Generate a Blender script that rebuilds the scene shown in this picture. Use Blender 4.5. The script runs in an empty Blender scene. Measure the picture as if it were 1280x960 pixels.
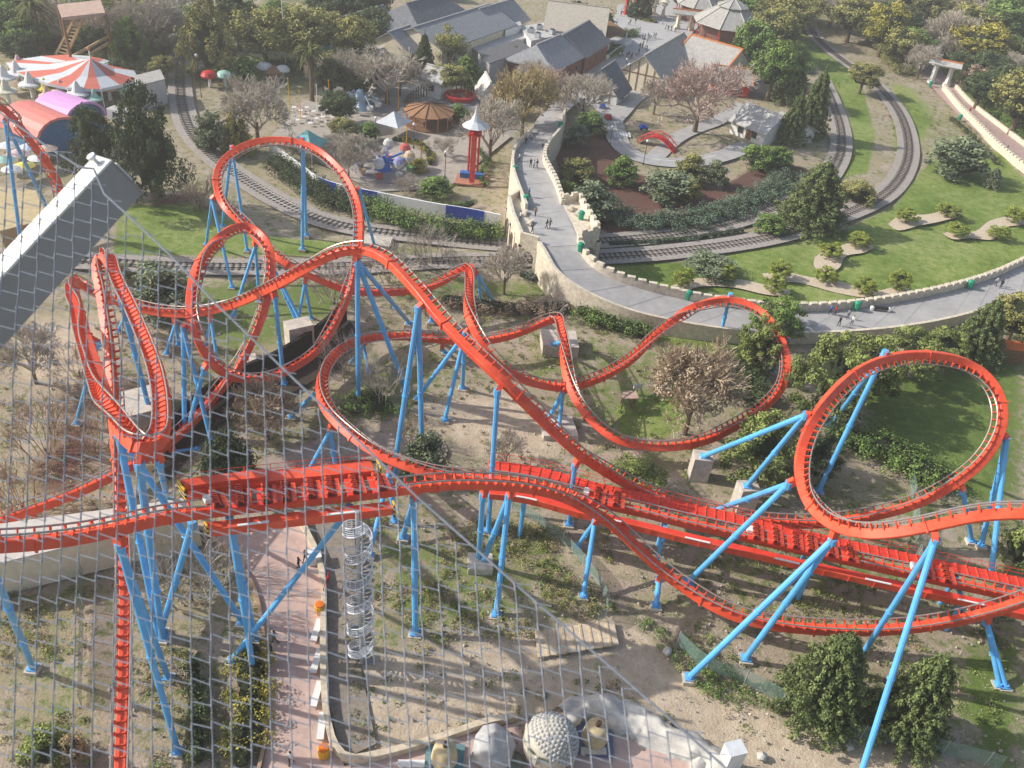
import bpy, math, random
import numpy as np
from mathutils import Vector, Matrix, noise as mnoise
random.seed(7)
D2R = math.radians
sc = bpy.context.scene
C = sc.collection
# ------------------------------------------------------------------ camera
CAM_H, FPX, PITCH, ROLL = 68.0, 1065.0, D2R(36.5), D2R(6.2)
FWD = Vector((0, math.cos(PITCH), -math.sin(PITCH)))
_rt = Vector((1, 0, 0)); _up = _rt.cross(FWD)
RT = _rt*math.cos(ROLL) + _up*math.sin(ROLL)
UP = -_rt*math.sin(ROLL) + _up*math.cos(ROLL)
EYE = Vector((0, 0, CAM_H))
def ray(px, py): return FWD + RT*((px-640)/FPX) - UP*((py-480)/FPX)
def at(px, py, z=0.0):
    d = ray(px, py); t = (z-CAM_H)/d.z
    return EYE + d*t
def depth(px, py, t): return EYE + ray(px, py)*t
def lift(top, foot):
    """height of something whose foot (on the ground) and top are seen at these two places of the photograph"""
    g = at(*foot); d = ray(*top); t = (d.x*g.x+d.y*g.y)/(d.x*d.x+d.y*d.y)
    return (EYE+d*t).z
def pxm(p):  # pixels per metre there
    return FPX/((p-EYE).dot(FWD))
cam = bpy.data.cameras.new('camera'); co = bpy.data.objects.new('camera', cam); C.objects.link(co)
co.matrix_world = Matrix(((RT.x, UP.x, -FWD.x, 0), (RT.y, UP.y, -FWD.y, 0), (RT.z, UP.z, -FWD.z, CAM_H), (0, 0, 0, 1)))
cam.sensor_width = 36; cam.lens = 36*FPX/1280; cam.clip_start = 0.1; cam.clip_end = 6000
cam.dof.use_dof = True; cam.dof.focus_distance = 110; cam.dof.aperture_fstop = 3.4
sc.camera = co
# ------------------------------------------------------------------ light
SUN = Vector((1, -0.07, -0.66)).normalized()
w = bpy.data.worlds.new('World'); sc.world = w; w.use_nodes = True
nt = w.node_tree
sky = nt.nodes.new('ShaderNodeTexSky'); sky.sky_type = 'NISHITA'; sky.sun_disc = False
sky.sun_elevation = math.asin(-SUN.z); sky.sun_rotation = math.atan2(-SUN.x, -SUN.y)
sky.air_density = 1.2; sky.dust_density = 2.5
bg = nt.nodes['Background']; bg.inputs[1].default_value = 0.15
nt.links.new(sky.outputs[0], bg.inputs[0])
sl = bpy.data.lights.new('sun', 'SUN'); sl.energy = 5.0; sl.angle = D2R(0.6); sl.color = (1, 0.955, 0.88)
so = bpy.data.objects.new('sun', sl); C.objects.link(so); so.rotation_euler = SUN.to_track_quat('-Z', 'Y').to_euler(); so.location = (-100, 0, 100)
sc.view_settings.view_transform = 'Standard'; sc.view_settings.look = 'None'; sc.view_settings.exposure = 0
sc.render.engine = 'CYCLES'; sc.cycles.use_denoising = True; sc.cycles.max_bounces = 5
sc.cycles.diffuse_bounces = 3; sc.cycles.transparent_max_bounces = 12
# thin milky haze hanging over the whole park
hz_ = bpy.data.materials.new('haze'); hz_.use_nodes = True; hz_.node_tree.nodes.clear()
_o = hz_.node_tree.nodes.new('ShaderNodeOutputMaterial'); _v = hz_.node_tree.nodes.new('ShaderNodeVolumeScatter')
_v.inputs['Color'].default_value = (1, .97, .94, 1); _v.inputs['Density'].default_value = .0005; _v.inputs['Anisotropy'].default_value = .25
hz_.node_tree.links.new(_v.outputs[0], _o.inputs['Volume'])
# ------------------------------------------------------------------ materials
MATS = {}
def M(name, c=(.5, .5, .5), r=.75, var=.18, scale=1.2, c2=None, metal=0., bump=0., spec=.3, detail=4, trans=0, ca=None):
    if name in MATS: return MATS[name]
    m = bpy.data.materials.new(name); m.use_nodes = True; MATS[name] = m
    n = m.node_tree; b = n.nodes['Principled BSDF']; L = n.links
    b.inputs['Roughness'].default_value = r; b.inputs['Metallic'].default_value = metal
    b.inputs['Specular IOR Level'].default_value = spec
    g = n.nodes.new('ShaderNodeNewGeometry'); t = n.nodes.new('ShaderNodeTexNoise')
    t.inputs['Scale'].default_value = scale; t.inputs['Detail'].default_value = detail; t.inputs['Roughness'].default_value = .65
    L.new(g.outputs['Position'], t.inputs['Vector'])
    rp = n.nodes.new('ShaderNodeValToRGB'); rp.color_ramp.elements[0].position = .32; rp.color_ramp.elements[1].position = .68
    ca = tuple(min(1, x*(1-var)) for x in c); cb = c2 if c2 else tuple(min(1, x*(1+var)) for x in c)
    rp.color_ramp.elements[0].color = (*ca, 1); rp.color_ramp.elements[1].color = (*cb, 1)
    L.new(t.outputs['Fac'], rp.inputs['Fac']); L.new(rp.outputs['Color'], b.inputs['Base Color'])
    if bump:
        bp = n.nodes.new('ShaderNodeBump'); bp.inputs['Strength'].default_value = bump; bp.inputs['Distance'].default_value = .1
        L.new(t.outputs['Fac'], bp.inputs['Height']); L.new(bp.outputs['Normal'], b.inputs['Normal'])
    if trans:
        b.inputs['Alpha'].default_value = 1-trans
    return m
def LEAF(name, ca, cb, r=.8):
    """leaf colour runs between ca and cb by the leaf's own tint, with broad light and dark patches"""
    if name in MATS: return MATS[name]
    m = bpy.data.materials.new(name); m.use_nodes = True; MATS[name] = m
    n = m.node_tree; b = n.nodes['Principled BSDF']; L = n.links
    b.inputs['Roughness'].default_value = r; b.inputs['Specular IOR Level'].default_value = .15
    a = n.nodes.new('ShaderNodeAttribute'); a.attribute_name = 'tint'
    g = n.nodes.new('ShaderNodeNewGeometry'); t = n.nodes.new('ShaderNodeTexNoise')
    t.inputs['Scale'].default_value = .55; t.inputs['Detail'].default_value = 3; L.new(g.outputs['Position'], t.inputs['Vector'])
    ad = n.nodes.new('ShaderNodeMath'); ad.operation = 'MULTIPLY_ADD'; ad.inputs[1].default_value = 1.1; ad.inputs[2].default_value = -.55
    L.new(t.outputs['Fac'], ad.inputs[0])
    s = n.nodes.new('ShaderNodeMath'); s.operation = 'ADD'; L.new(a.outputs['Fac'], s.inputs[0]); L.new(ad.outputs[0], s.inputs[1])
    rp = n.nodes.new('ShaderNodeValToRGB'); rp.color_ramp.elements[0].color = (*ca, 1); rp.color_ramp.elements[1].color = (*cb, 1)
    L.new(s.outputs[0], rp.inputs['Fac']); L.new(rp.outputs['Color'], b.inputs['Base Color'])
    return m
RED = M('coaster_red', (.84, .078, .028), .42, .14, .7, c2=(.88, .13, .06), spec=.4, detail=7)
DRED = M('walkway_red', (.76, .06, .035), .5, .16, .8)
BLUE = M('support_blue', (.125, .455, .84), .42, .12, .5, spec=.4)
RAIL = M('rail_steel', (.36, .33, .30), .35, .15, 2, metal=.35)
CONC = M('concrete', (.56, .50, .43), .9, .22, 1.2, bump=.2)
WHITE = M('white_paint', (.78, .77, .74), .6, .06, 1)
STONE = M('pale_stone', (.66, .58, .46), .9, .22, 1.6, bump=.4)
STONED = M('rough_stone', (.36, .28, .2), .95, .4, 1.8, bump=.6)
ASPH = M('path_grey', (.40, .385, .375), .95, .15, .45, bump=.1, detail=8)
PAVE = M('red_paving', (.54, .385, .325), .9, .16, .9, detail=8)
GALV = M('galvanised_steel', (.55, .57, .6), .45, .12, 3, metal=.4)
DARK = M('dark_metal', (.03, .03, .035), .6, .2, 3)
WOOD = M('brown_wood', (.22, .12, .065), .85, .25, 4)
BALL = M('ballast', (.36, .32, .285), .95, .3, 3.5, bump=.4)
SAND = M('pale_gravel', (.58, .48, .36), .95, .2, 3, bump=.3)
BARK = M('bark', (.16, .115, .08), .95, .3, 4)
TWIG = M('grey_twigs', (.27, .225, .185), .95, .25, 2)
GREENP = M('green_bin_plastic', (.02, .30, .17), .5, .08)
YEL = M('yellow_plastic', (.80, .40, .02), .5, .1)
SLATE = M('slate_roof', (.29, .295, .31), .85, .22, 1.5, bump=.3)
TANROOF = M('tan_shingle_roof', (.46, .41, .34), .9, .16, 1.5, bump=.3)
CREAM = M('cream_wall', (.74, .65, .48), .85, .1, 1)
GREYW = M('grey_wall', (.4, .4, .4), .85, .1)
ORANGE = M('orange_tile', (.62, .20, .05), .7, .2, 2)
CRIM = M('crimson_paint', (.55, .03, .03), .5, .1)
GLASS = M('dark_window', (.03, .04, .05), .15, .2, 1, spec=.6)
BLACK = M('black_shade_cloth', (.018, .014, .012), .95, .35, 1)
# ------------------------------------------------------------------ mesh builder
class MB:
    def __init__(s): s.v = []; s.f = []; s.m = []; s.mats = []; s.t = None
    def mi(s, m):
        if m not in s.mats: s.mats.append(m)
        return s.mats.index(m)
    def add(s, vs, fs, m):
        o = len(s.v); k = s.mi(m)
        s.v.extend(tuple(x) for x in vs)
        for f in fs: s.f.append(tuple(i+o for i in f)); s.m.append(k)
    def box(s, c, size, m, ax=None, rz=0):
        c = Vector(c)
        if ax is None:
            cs, sn = math.cos(rz), math.sin(rz); ax = (Vector((cs, sn, 0)), Vector((-sn, cs, 0)), Vector((0, 0, 1)))
        h = [x/2 for x in size]
        vs = [c + ax[0]*(i*h[0]) + ax[1]*(j*h[1]) + ax[2]*(k*h[2]) for k in (-1, 1) for j in (-1, 1) for i in (-1, 1)]
        s.add(vs, [(0, 2, 3, 1), (4, 5, 7, 6), (0, 1, 5, 4), (2, 6, 7, 3), (0, 4, 6, 2), (1, 3, 7, 5)], m)
    def bar(s, a, b, wd, ht, m, up=Vector((0, 0, 1))):
        a, b = Vector(a), Vector(b); d = b-a; l = d.length
        if l < 1e-6: return
        d /= l; x = d.cross(up)
        x = x.normalized() if x.length > 1e-4 else Vector((1, 0, 0))
        z = x.cross(d); s.box((a+b)/2, (l, wd, ht), m, (d, x, z))
    def tube(s, pts, r, m, n=8, cap=True, r2=None):
        pts = [Vector(p) for p in pts]; k = len(pts); vs = []; fs = []; pu = None
        for i, p in enumerate(pts):
            d = (pts[min(i+1, k-1)]-pts[max(i-1, 0)]).normalized()
            if pu is None:
                pu = Vector((0, 0, 1)) if abs(d.z) < .9 else Vector((1, 0, 0))
            x = d.cross(pu).normalized(); pu = x.cross(d)
            rr = r if r2 is None else r+(r2-r)*i/max(1, k-1)
            if isinstance(r, (list, tuple)): rr = r[i]
            for j in range(n):
                a = 2*math.pi*j/n; vs.append(p + x*(math.cos(a)*rr) + pu*(math.sin(a)*rr))
        for i in range(k-1):
            for j in range(n):
                j2 = (j+1) % n; fs.append((i*n+j, i*n+j2, (i+1)*n+j2, (i+1)*n+j))
        if cap: fs.append(tuple(range(n-1, -1, -1))); fs.append(tuple((k-1)*n+j for j in range(n)))
        s.add(vs, fs, m)
    def lathe(s, c, prof, m, n=16, a0=0, sx=1, sy=1):
        c = Vector(c); vs = []; fs = []; k = len(prof)
        for (r, z) in prof:
            for j in range(n):
                a = a0+2*math.pi*j/n; vs.append(c+Vector((r*math.cos(a)*sx, r*math.sin(a)*sy, z)))
        for i in range(k-1):
            for j in range(n):
                j2 = (j+1) % n; fs.append((i*n+j, i*n+j2, (i+1)*n+j2, (i+1)*n+j))
        s.add(vs, fs, m)
    def ball(s, c, r, m, n=10, sz=1.0):
        s.lathe(c, [(max(.001, r*math.sin(math.pi*i/n)), -r*sz*math.cos(math.pi*i/n)) for i in range(n+1)], m, n+2)
    def poly(s, pts, m): s.add(pts, [tuple(range(len(pts)))], m)
    def prism(s, pts, z0, z1, m):
        n = len(pts); vs = [(p[0], p[1], z0) for p in pts]+[(p[0], p[1], z1) for p in pts]
        s.add(vs, [tuple(range(n-1, -1, -1)), tuple(range(n, 2*n))]+[(i, (i+1) % n, n+(i+1) % n, n+i) for i in range(n)], m)
    def build(s, name, parent=None, org=None, smooth=False):
        me = bpy.data.meshes.new(name); o = Vector(org) if org is not None else (Vector(parent['_o']) if parent is not None and '_o' in parent else Vector((0, 0, 0)))
        me.from_pydata([(x[0]-o.x, x[1]-o.y, x[2]-o.z) for x in s.v], [], s.f)
        for m in s.mats: me.materials.append(m)
        me.polygons.foreach_set('material_index', s.m)
        if smooth: me.polygons.foreach_set('use_smooth', [True]*len(s.f))
        if s.t is not None:
            at_ = me.attributes.new('tint', 'FLOAT', 'FACE'); at_.data.foreach_set('value', s.t[:len(s.f)])
        me.update()
        ob = bpy.data.objects.new(name, me); C.objects.link(ob)
        if parent is not None: ob.parent = parent
        return ob
def tag(o, label, cat, group=None, kind=None):
    if kind == 'structure':
        o['kind'] = kind; return o
    o['label'] = label; o['category'] = cat
    if group: o['group'] = group
    if kind: o['kind'] = kind
    return o
def thing(name, label, cat, loc=(0, 0, 0), rz=0, group=None):
    o = bpy.data.objects.new(name, None); C.objects.link(o); o.location = loc; o.rotation_euler = (0, 0, rz); o.empty_display_size = .3
    return tag(o, label, cat, group)
def wthing(name, label, cat, loc, group=None):
    """a thing whose parts are given in world coordinates"""
    o = thing(name, label, cat, loc, 0, group); o['_o'] = tuple(loc); return o
def copy_part(ob, parent):
    c = ob.copy(); C.objects.link(c); c.parent = parent; return c
# ------------------------------------------------------------------ curves
def catmull(P, step):
    """centripetal Catmull-Rom through the points, then even spacing"""
    P = [Vector(p) for p in P]; P = [P[0]*2-P[1]]+P+[P[-1]*2-P[-2]]; out = []
    for i in range(1, len(P)-2):
        p0, p1, p2, p3 = P[i-1], P[i], P[i+1], P[i+2]
        t0 = 0; t1 = t0+max(1e-4, (p1-p0).length**.5); t2 = t1+max(1e-4, (p2-p1).length**.5); t3 = t2+max(1e-4, (p3-p2).length**.5)
        n = max(2, int((p2-p1).length/step*2))
        for k in range(n):
            t = t1+(t2-t1)*k/n
            a1 = p0*((t1-t)/(t1-t0))+p1*((t-t0)/(t1-t0)); a2 = p1*((t2-t)/(t2-t1))+p2*((t-t1)/(t2-t1)); a3 = p2*((t3-t)/(t3-t2))+p3*((t-t2)/(t3-t2))
            b1 = a1*((t2-t)/(t2-t0))+a2*((t-t0)/(t2-t0)); b2 = a2*((t3-t)/(t3-t1))+a3*((t-t1)/(t3-t1))
            out.append(b1*((t2-t)/(t2-t1))+b2*((t-t1)/(t2-t1)))
    out.append(P[-2])
    return even(out, step)
def even(out, step):
    res = [out[0]]; acc = 0; last = out[0]
    i = 1
    while i < len(out):
        d = (out[i]-last).length
        if acc+d >= step:
            q = last+(out[i]-last)*((step-acc)/d); res.append(q); last = q; acc = 0
        else: acc += d; last = out[i]; i += 1
    return res
def smooth(pts, it):
    for _ in range(it):
        pts = [pts[0]]+[pts[i]*.5+(pts[i-1]+pts[i+1])*.25 for i in range(1, len(pts)-1)]+[pts[-1]]
    return pts
# ------------------------------------------------------------------ ground
def ax(lo, hi, a, b, st, k=1.25):
    v = list(np.arange(a, b+.01, st)); d = st; x = b
    while x < hi: d *= k; x += d; v.append(x)
    d = st; x = a
    while x > lo: d *= k; x -= d; v.insert(0, x)
    return np.array(v)
XS = ax(-3000, 3000, -110, 150, 1.0); YS = ax(-300, 4000, 18, 215, 1.0)
GX, GY = np.meshgrid(XS, YS)
def pmask(poly, soft=1.5, z=0):
    """1 inside the outline (given as places in the photograph, on the ground), falling off softly"""
    P = np.array([at(*p, z)[:2] for p in poly]); n = len(P)
    ins = np.zeros(GX.shape, bool); dist = np.full(GX.shape, 1e9)
    for i in range(n):
        x0, y0 = P[i]; x1, y1 = P[(i+1) % n]
        c = ((y0 > GY) != (y1 > GY)) & (GX < (x1-x0)*(GY-y0)/((y1-y0) if abs(y1-y0) > 1e-9 else 1e-9)+x0); ins ^= c
        dx, dy = x1-x0, y1-y0; t = np.clip(((GX-x0)*dx+(GY-y0)*dy)/(dx*dx+dy*dy+1e-9), 0, 1)
        dist = np.minimum(dist, np.hypot(GX-x0-t*dx, GY-y0-t*dy))
    sd = np.where(ins, dist, -dist)
    return np.clip(sd/soft*.5+.5, 0, 1)
def mx(*ms):
    r = ms[0]
    for m in ms[1:]: r = np.maximum(r, m)
    return r
lawn = mx(pmask([(755, 326), (850, 326), (970, 305), (1060, 284), (1120, 255), (1152, 212), (1190, 180), (1250, 190), (1290, 232), (1290, 335), (1240, 352), (1150, 374), (1000, 380), (870, 362), (790, 352)], 1.0),
          pmask([(150, 256), (240, 252), (330, 292), (450, 302), (445, 316), (140, 318)], 1.5),
          pmask([(768, 505), (800, 488), (850, 492), (862, 530), (830, 548), (775, 540)], 1.5),
          pmask([(1000, 28), (1045, 60), (1080, 110), (1095, 170), (1085, 215), (1050, 222), (1060, 180), (1062, 140), (1030, 90), (1000, 60)], 2),
          pmask([(735, 378), (890, 404), (960, 424), (930, 450), (800, 420), (735, 395)], 2),
          pmask([(1110, 185), (1110, 100), (1150, 110), (1175, 150), (1150, 200)], 4)*.75)
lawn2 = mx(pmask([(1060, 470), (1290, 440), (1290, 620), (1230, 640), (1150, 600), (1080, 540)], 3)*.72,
           pmask([(1180, 800), (1290, 790), (1290, 980), (1220, 950), (1190, 880)], 3)*.75,
           pmask([(230, 345), (450, 345), (440, 385), (400, 410), (330, 440), (250, 440)], 3)*.62,
           pmask([(470, 330), (720, 350), (720, 375), (600, 385), (480, 380)], 3)*.55,
           pmask([(190, 450), (330, 420), (280, 500), (210, 520)], 3)*.45,
           pmask([(860, 660), (1290, 690), (1240, 760), (900, 740)], 4)*.52,
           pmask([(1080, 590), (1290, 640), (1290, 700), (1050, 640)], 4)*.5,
           pmask([(450, 640), (700, 640), (760, 750), (640, 800), (460, 830)], 4)*.52,
           pmask([(425, 300), (640, 312), (640, 330), (425, 322)], 2)*.5,
           pmask([(770, 175), (900, 120), (960, 170), (900, 205)], 4)*.3,
           pmask([(560, 215), (635, 180), (640, 275), (600, 262)], 3)*.3)
mulch = mx(pmask([(690, 175), (760, 165), (790, 215), (900, 235), (960, 195), (1010, 210), (960, 250), (850, 285), (760, 292), (735, 270), (700, 225)], 2),
           pmask([(60, 480), (140, 470), (150, 590), (60, 640), (20, 600)], 5)*.7,
           pmask([(160, 240), (260, 230), (300, 285), (220, 275)], 3)*.6,
           pmask([(690, 640), (880, 675), (1090, 720), (1060, 745), (850, 715), (740, 690)], 3)*.45)
lawn2 = mx(lawn2, pmask([(1090, -10), (1300, -10), (1300, 200), (1200, 140), (1120, 70)], 5)*.6, pmask([(0, -10), (240, -10), (240, 100), (180, 90), (0, 70)], 6)*.55, pmask([(250, -10), (460, -10), (450, 120), (300, 130), (240, 100)], 6)*.5, pmask([(940, -10), (1060, -10), (1040, 60), (1000, 120), (940, 100)], 5)*.55, pmask([(1150, 110), (1240, 175), (1200, 190), (1140, 200), (1100, 100)], 5)*.45, pmask([(640, 400), (880, 430), (900, 540), (760, 560), (640, 470)], 4)*.5, pmask([(0, 690), (130, 720), (140, 960), (0, 960)], 5)*.5, pmask([(420, 430), (620, 440), (560, 500), (480, 540), (420, 520)], 4)*.5)
sand = mx(pmask([(415, 825), (560, 810), (770, 770), (830, 800), (900, 860), (980, 900), (1290, 985), (1000, 985), (880, 940), (740, 890), (600, 905), (440, 945)], 3),
          pmask([(500, 500), (640, 470), (760, 560), (680, 590), (560, 570)], 5)*.75,
          pmask([(20, 390), (170, 380), (150, 470), (90, 520), (0, 480)], 6)*.7,
          pmask([(640, 620), (760, 660), (860, 740), (760, 760), (680, 700)], 4)*.55,
          pmask([(500, 640), (640, 640), (680, 790), (520, 800)], 6)*.35)
far = pmask([(400, 150), (640, 175), (640, 120), (900, 100), (900, 60), (640, 40), (400, 90)], 8)
Z = np.zeros(GX.shape)
for (sx, sy, am, ph) in ((.31, .23, .10, 1), (.11, .17, .16, 2.3), (.57, .49, .05, .4)):
    Z += am*np.sin(GX*sx+ph)*np.cos(GY*sy-ph)
Z -= .28
hills = np.clip((GY-520)/1500, 0, 1)**1.5*90; Z += hills
gm = bpy.data.meshes.new('ground'); ny, nx = GX.shape
V = np.stack([GX, GY, Z], -1).reshape(-1, 3); idx = np.arange(ny*nx).reshape(ny, nx)
F = np.stack([idx[:-1, :-1], idx[:-1, 1:], idx[1:, 1:], idx[1:, :-1]], -1).reshape(-1, 4)
gm.from_pydata(V.tolist(), [], F.tolist())
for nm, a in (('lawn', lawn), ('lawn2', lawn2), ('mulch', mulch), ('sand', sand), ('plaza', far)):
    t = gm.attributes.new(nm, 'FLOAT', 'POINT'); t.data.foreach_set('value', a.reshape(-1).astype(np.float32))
gm.polygons.foreach_set('use_smooth', [True]*len(F))
ground = bpy.data.objects.new('ground', gm); C.objects.link(ground); ground['kind'] = 'structure'
m = bpy.data.materials.new('ground_soil_and_grass'); m.use_nodes = True; gm.materials.append(m)
n = m.node_tree; L = n.links; B = n.nodes['Principled BSDF']; B.inputs['Roughness'].default_value = .95; B.inputs['Specular IOR Level'].default_value = .1
geo = n.nodes.new('ShaderNodeNewGeometry')
def nz(s, d=5, rgh=.65):
    t = n.nodes.new('ShaderNodeTexNoise'); t.inputs['Scale'].default_value = s; t.inputs['Detail'].default_value = d; t.inputs['Roughness'].default_value = rgh
    L.new(geo.outputs['Position'], t.inputs['Vector']); return t.outputs['Fac']
def ramp(f, stops):
    r = n.nodes.new('ShaderNodeValToRGB'); e = r.color_ramp.elements
    while len(e) < len(stops): e.new(.5)
    for k, (p, c) in enumerate(stops): e[k].position = p; e[k].color = (*c, 1)
    L.new(f, r.inputs['Fac']); return r.outputs['Color']
def mixc(f, a, b):
    x = n.nodes.new('ShaderNodeMix'); x.data_type = 'RGBA'; L.new(f, x.inputs['Factor']); L.new(a, x.inputs[6]); L.new(b, x.inputs[7]); return x.outputs[2]
def attr(k):
    a = n.nodes.new('ShaderNodeAttribute'); a.attribute_name = k; return a.outputs['Fac']
def mth(op, a, b=None, c=None):
    x = n.nodes.new('ShaderNodeMath'); x.operation = op
    for k, q in enumerate((a, b, c)):
        if q is None: continue
        if isinstance(q, (int, float)): x.inputs[k].default_value = q
        else: L.new(q, x.inputs[k])
    return x.outputs[0]
def edge(a, nf, amt=.9, sharp=4):
    """an outline broken up by noise"""
    s = mth('MULTIPLY_ADD', nf, amt, mth('ADD', a, -.5-amt/2)); return mth('MINIMUM', mth('MAXIMUM', mth('MULTIPLY_ADD', s, sharp, .5), 0), 1)
nA, nB, nC, nD = nz(.16, 6), nz(.75, 6, .7), nz(4.0, 5, .7), nz(.05, 4)
dirt = ramp(nC, [(.25, (.29, .225, .17)), (.55, (.47, .385, .30)), (.8, (.60, .51, .41))])
dry = ramp(nB, [(.3, (.23, .195, .115)), (.55, (.40, .345, .22)), (.75, (.18, .195, .08))])
base = mixc(ramp(nA, [(.42, (0, 0, 0)), (.58, (1, 1, 1))]), dirt, dry)
weed = ramp(nC, [(.3, (.06, .09, .025)), (.7, (.18, .22, .07))])
base = mixc(ramp(nB, [(.50, (0, 0, 0)), (.62, (.8, .8, .8))]), base, weed)
sandc = ramp(nB, [(.3, (.44, .345, .245)), (.6, (.62, .51, .38)), (.8, (.70, .60, .47))])
base = mixc(edge(attr('sand'), nA), base, sandc)
mulc = ramp(nC, [(.3, (.09, .045, .035)), (.7, (.22, .12, .095))])
base = mixc(edge(attr('mulch'), nA, .6), base, mulc)
g2 = ramp(nB, [(.3, (.085, .13, .03)), (.55, (.16, .22, .055)), (.75, (.25, .27, .11))])  # deeper green that also paints tree shade into the grass inside the big loop
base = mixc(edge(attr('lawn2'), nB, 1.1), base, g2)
g1 = ramp(mth('ADD', mth('MULTIPLY', nD, .4), mth('ADD', mth('MULTIPLY', nB, .35), mth('MULTIPLY', nC, .25))), [(.42, (.12, .18, .035)), (.5, (.20, .27, .065)), (.60, (.36, .37, .15))])
base = mixc(edge(attr('lawn'), nB, .7, 5), base, g1)
pz = ramp(nB, [(.3, (.30, .30, .31)), (.7, (.40, .39, .38))])
base = mixc(edge(attr('plaza'), nA, .3), base, pz)
L.new(base, B.inputs['Base Color'])
bp = n.nodes.new('ShaderNodeBump'); bp.inputs['Strength'].default_value = .7; bp.inputs['Distance'].default_value = .25; L.new(nC, bp.inputs['Height']); L.new(bp.outputs[0], B.inputs['Normal'])
# ------------------------------------------------------------------ ribbons, roads, paths
def ribbon_pts(c, wd):
    out = []
    for i, p in enumerate(c):
        d = c[min(i+1, len(c)-1)]-c[max(i-1, 0)]; d.z = 0; d.normalize(); s = Vector((-d.y, d.x, 0)); ww = wd[i] if isinstance(wd, (list, tuple)) else wd
        out.append((p+s*ww/2, p-s*ww/2))
    return out
def strip(mb, edges, m):
    vs = []; fs = []
    for a, b in edges: vs += [a, b]
    for i in range(len(edges)-1): fs.append((2*i+1, 2*i+3, 2*i+2, 2*i))
    mb.add(vs, fs, m)
def two_edges(L_, R_, step=1.5):
    """a sheet between two outlines"""
    a = catmull(L_, step); b = catmull(R_, step); n_ = max(len(a), len(b))
    f = lambda s, k: s[min(len(s)-1, int(round(k*(len(s)-1)/(n_-1))))]
    return [(f(a, k), f(b, k)) for k in range(n_)]
def sheet(name, poly, mat, z):
    b = MB(); b.poly([at(x, y, 0)*1.0 + Vector((0, 0, z)) for x, y in poly], mat); o = b.build(name); o['kind'] = 'structure'; return o
PL = lambda pts: [at(*p) for p in pts]
# railway: two lines of rails on gravel
RLINES = [
  ([(1000, -14), (1008, 10), (1018, 44), (1051, 74), (1085, 97), (1112, 124), (1130, 155), (1134, 200), (1107, 242), (1053, 269), (968, 296), (850, 314), (745, 322), (616, 325), (535, 327), (474, 331), (400, 334), (225, 333), (100, 326), (-60, 318)], 'railway line curving round the lawn and passing under the bridge nearest the coaster'),
  ([(1028, 100), (1040, 128), (1051, 165), (1048, 198), (1020, 235), (968, 260), (910, 279), (850, 292), (750, 302), (633, 306), (540, 297), (425, 282), (370, 262), (310, 228), (262, 192), (236, 160), (226, 120), (226, 60), (228, -10)], 'railway line running beside the children’s rides and under the far side of the bridge')]
for k, (pl, lab) in enumerate(RLINES):
    c = smooth(catmull(PL(pl), 1.0), 12)
    b = MB(); strip(b, ribbon_pts([p+Vector((0, 0, .12+.02*k)) for p in c], 5.2), BALL); o = b.build('railway_bed'); o['kind'] = 'structure'
    t = wthing('railway_track', lab.replace('’', "'"), 'railway track', c[len(c)//2])
    for s in (-1, 1):
        b = MB(); b.tube([p+Vector((0, 0, .33)) + s*.62*((c[min(i+1, len(c)-1)]-c[max(i-1, 0)]).cross(Vector((0, 0, 1))).normalized()) for i, p in enumerate(c)], .075, M('dark_rail', (.05, .042, .04), .4, .2), 4); b.build('rail', t)
    b = MB()
    for i in range(0, len(c)-1):
        d = (c[i+1]-c[i]).normalized(); b.box(c[i]+Vector((0, 0, .19)), (.26, 2.2, .13), M('sleeper', (.14, .115, .1), .9, .3), rz=math.atan2(d.y, d.x))
    o = b.build('sleeper', t); o['kind'] = 'stuff'
# gravel shoulder on the near side of the near line
# ------------------------------------------------------------------ bridge road
CL = [(722, 118, .3), (700, 145, 1.8), (692, 152, 2.5), (680, 172, 4), (657, 200, 5.6), (668, 235, 6), (683, 262, 6), (700, 300, 6), (715, 330, 5.4), (742, 356, 4.3), (790, 376, 3.1), (850, 391, 2.2), (930, 400, 1.6), (1030, 401, 1.2), (1130, 395, 1.1), (1210, 378, 1.1), (1300, 345, 1.1), (1400, 290, 1.1)]
LE = [(704, 118, .3), (672, 148, 2.2), (664, 165, 3.4), (643, 190, 5.4), (641, 215, 6), (650, 243, 6), (660, 268, 6), (672, 302, 6), (682, 318, 5.7), (695, 340, 4.9), (725, 363, 3.9), (780, 388, 2.9), (850, 405, 2.1), (930, 416, 1.6), (1030, 418, 1.2), (1130, 410, 1.1), (1210, 394, 1.1), (1300, 362, 1.1), (1400, 305, 1.1)]
RE = [(745, 112, .3), (706, 143, 2.2), (704, 160, 3.4), (685, 185, 5.2), (680, 200, 5.7), (694, 230, 6), (703, 255, 6), (722, 298, 6), (728, 318, 5.4), (745, 336, 4.6), (775, 351, 3.7), (830, 367, 2.6), (900, 381, 1.8), (985, 388, 1.3), (1060, 385, 1.1), (1150, 371, 1.1), (1230, 350, 1.1), (1300, 318, 1.1), (1400, 262, 1.1)]
le = catmull([at(*p) for p in LE], 1.2); re_ = catmull([at(*p) for p in RE], 1.2)
ed = two_edges([at(*p) for p in LE], [at(*p) for p in RE], 1.2)
b = MB(); strip(b, [(q, p) for p, q in ed], ASPH)
o = b.build('bridge_road'); o['kind'] = 'structure'
JNT = M('joint_dark', (.22, .215, .21), .95, .2, 2); b = MB()
for k in range(4, len(ed)-4, 5):
    (q, p), (q2, p2) = ed[k], ed[k+1]; f = .07
    b.add([p+Vector((0, 0, .02)), p.lerp(p2, f)+Vector((0, 0, .02)), q.lerp(q2, f)+Vector((0, 0, .02)), q+Vector((0, 0, .02))], [(0, 1, 2, 3)], JNT)
o = b.build('road_joint'); o['kind'] = 'structure'
for f_ in o.data.polygons: pass
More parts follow.
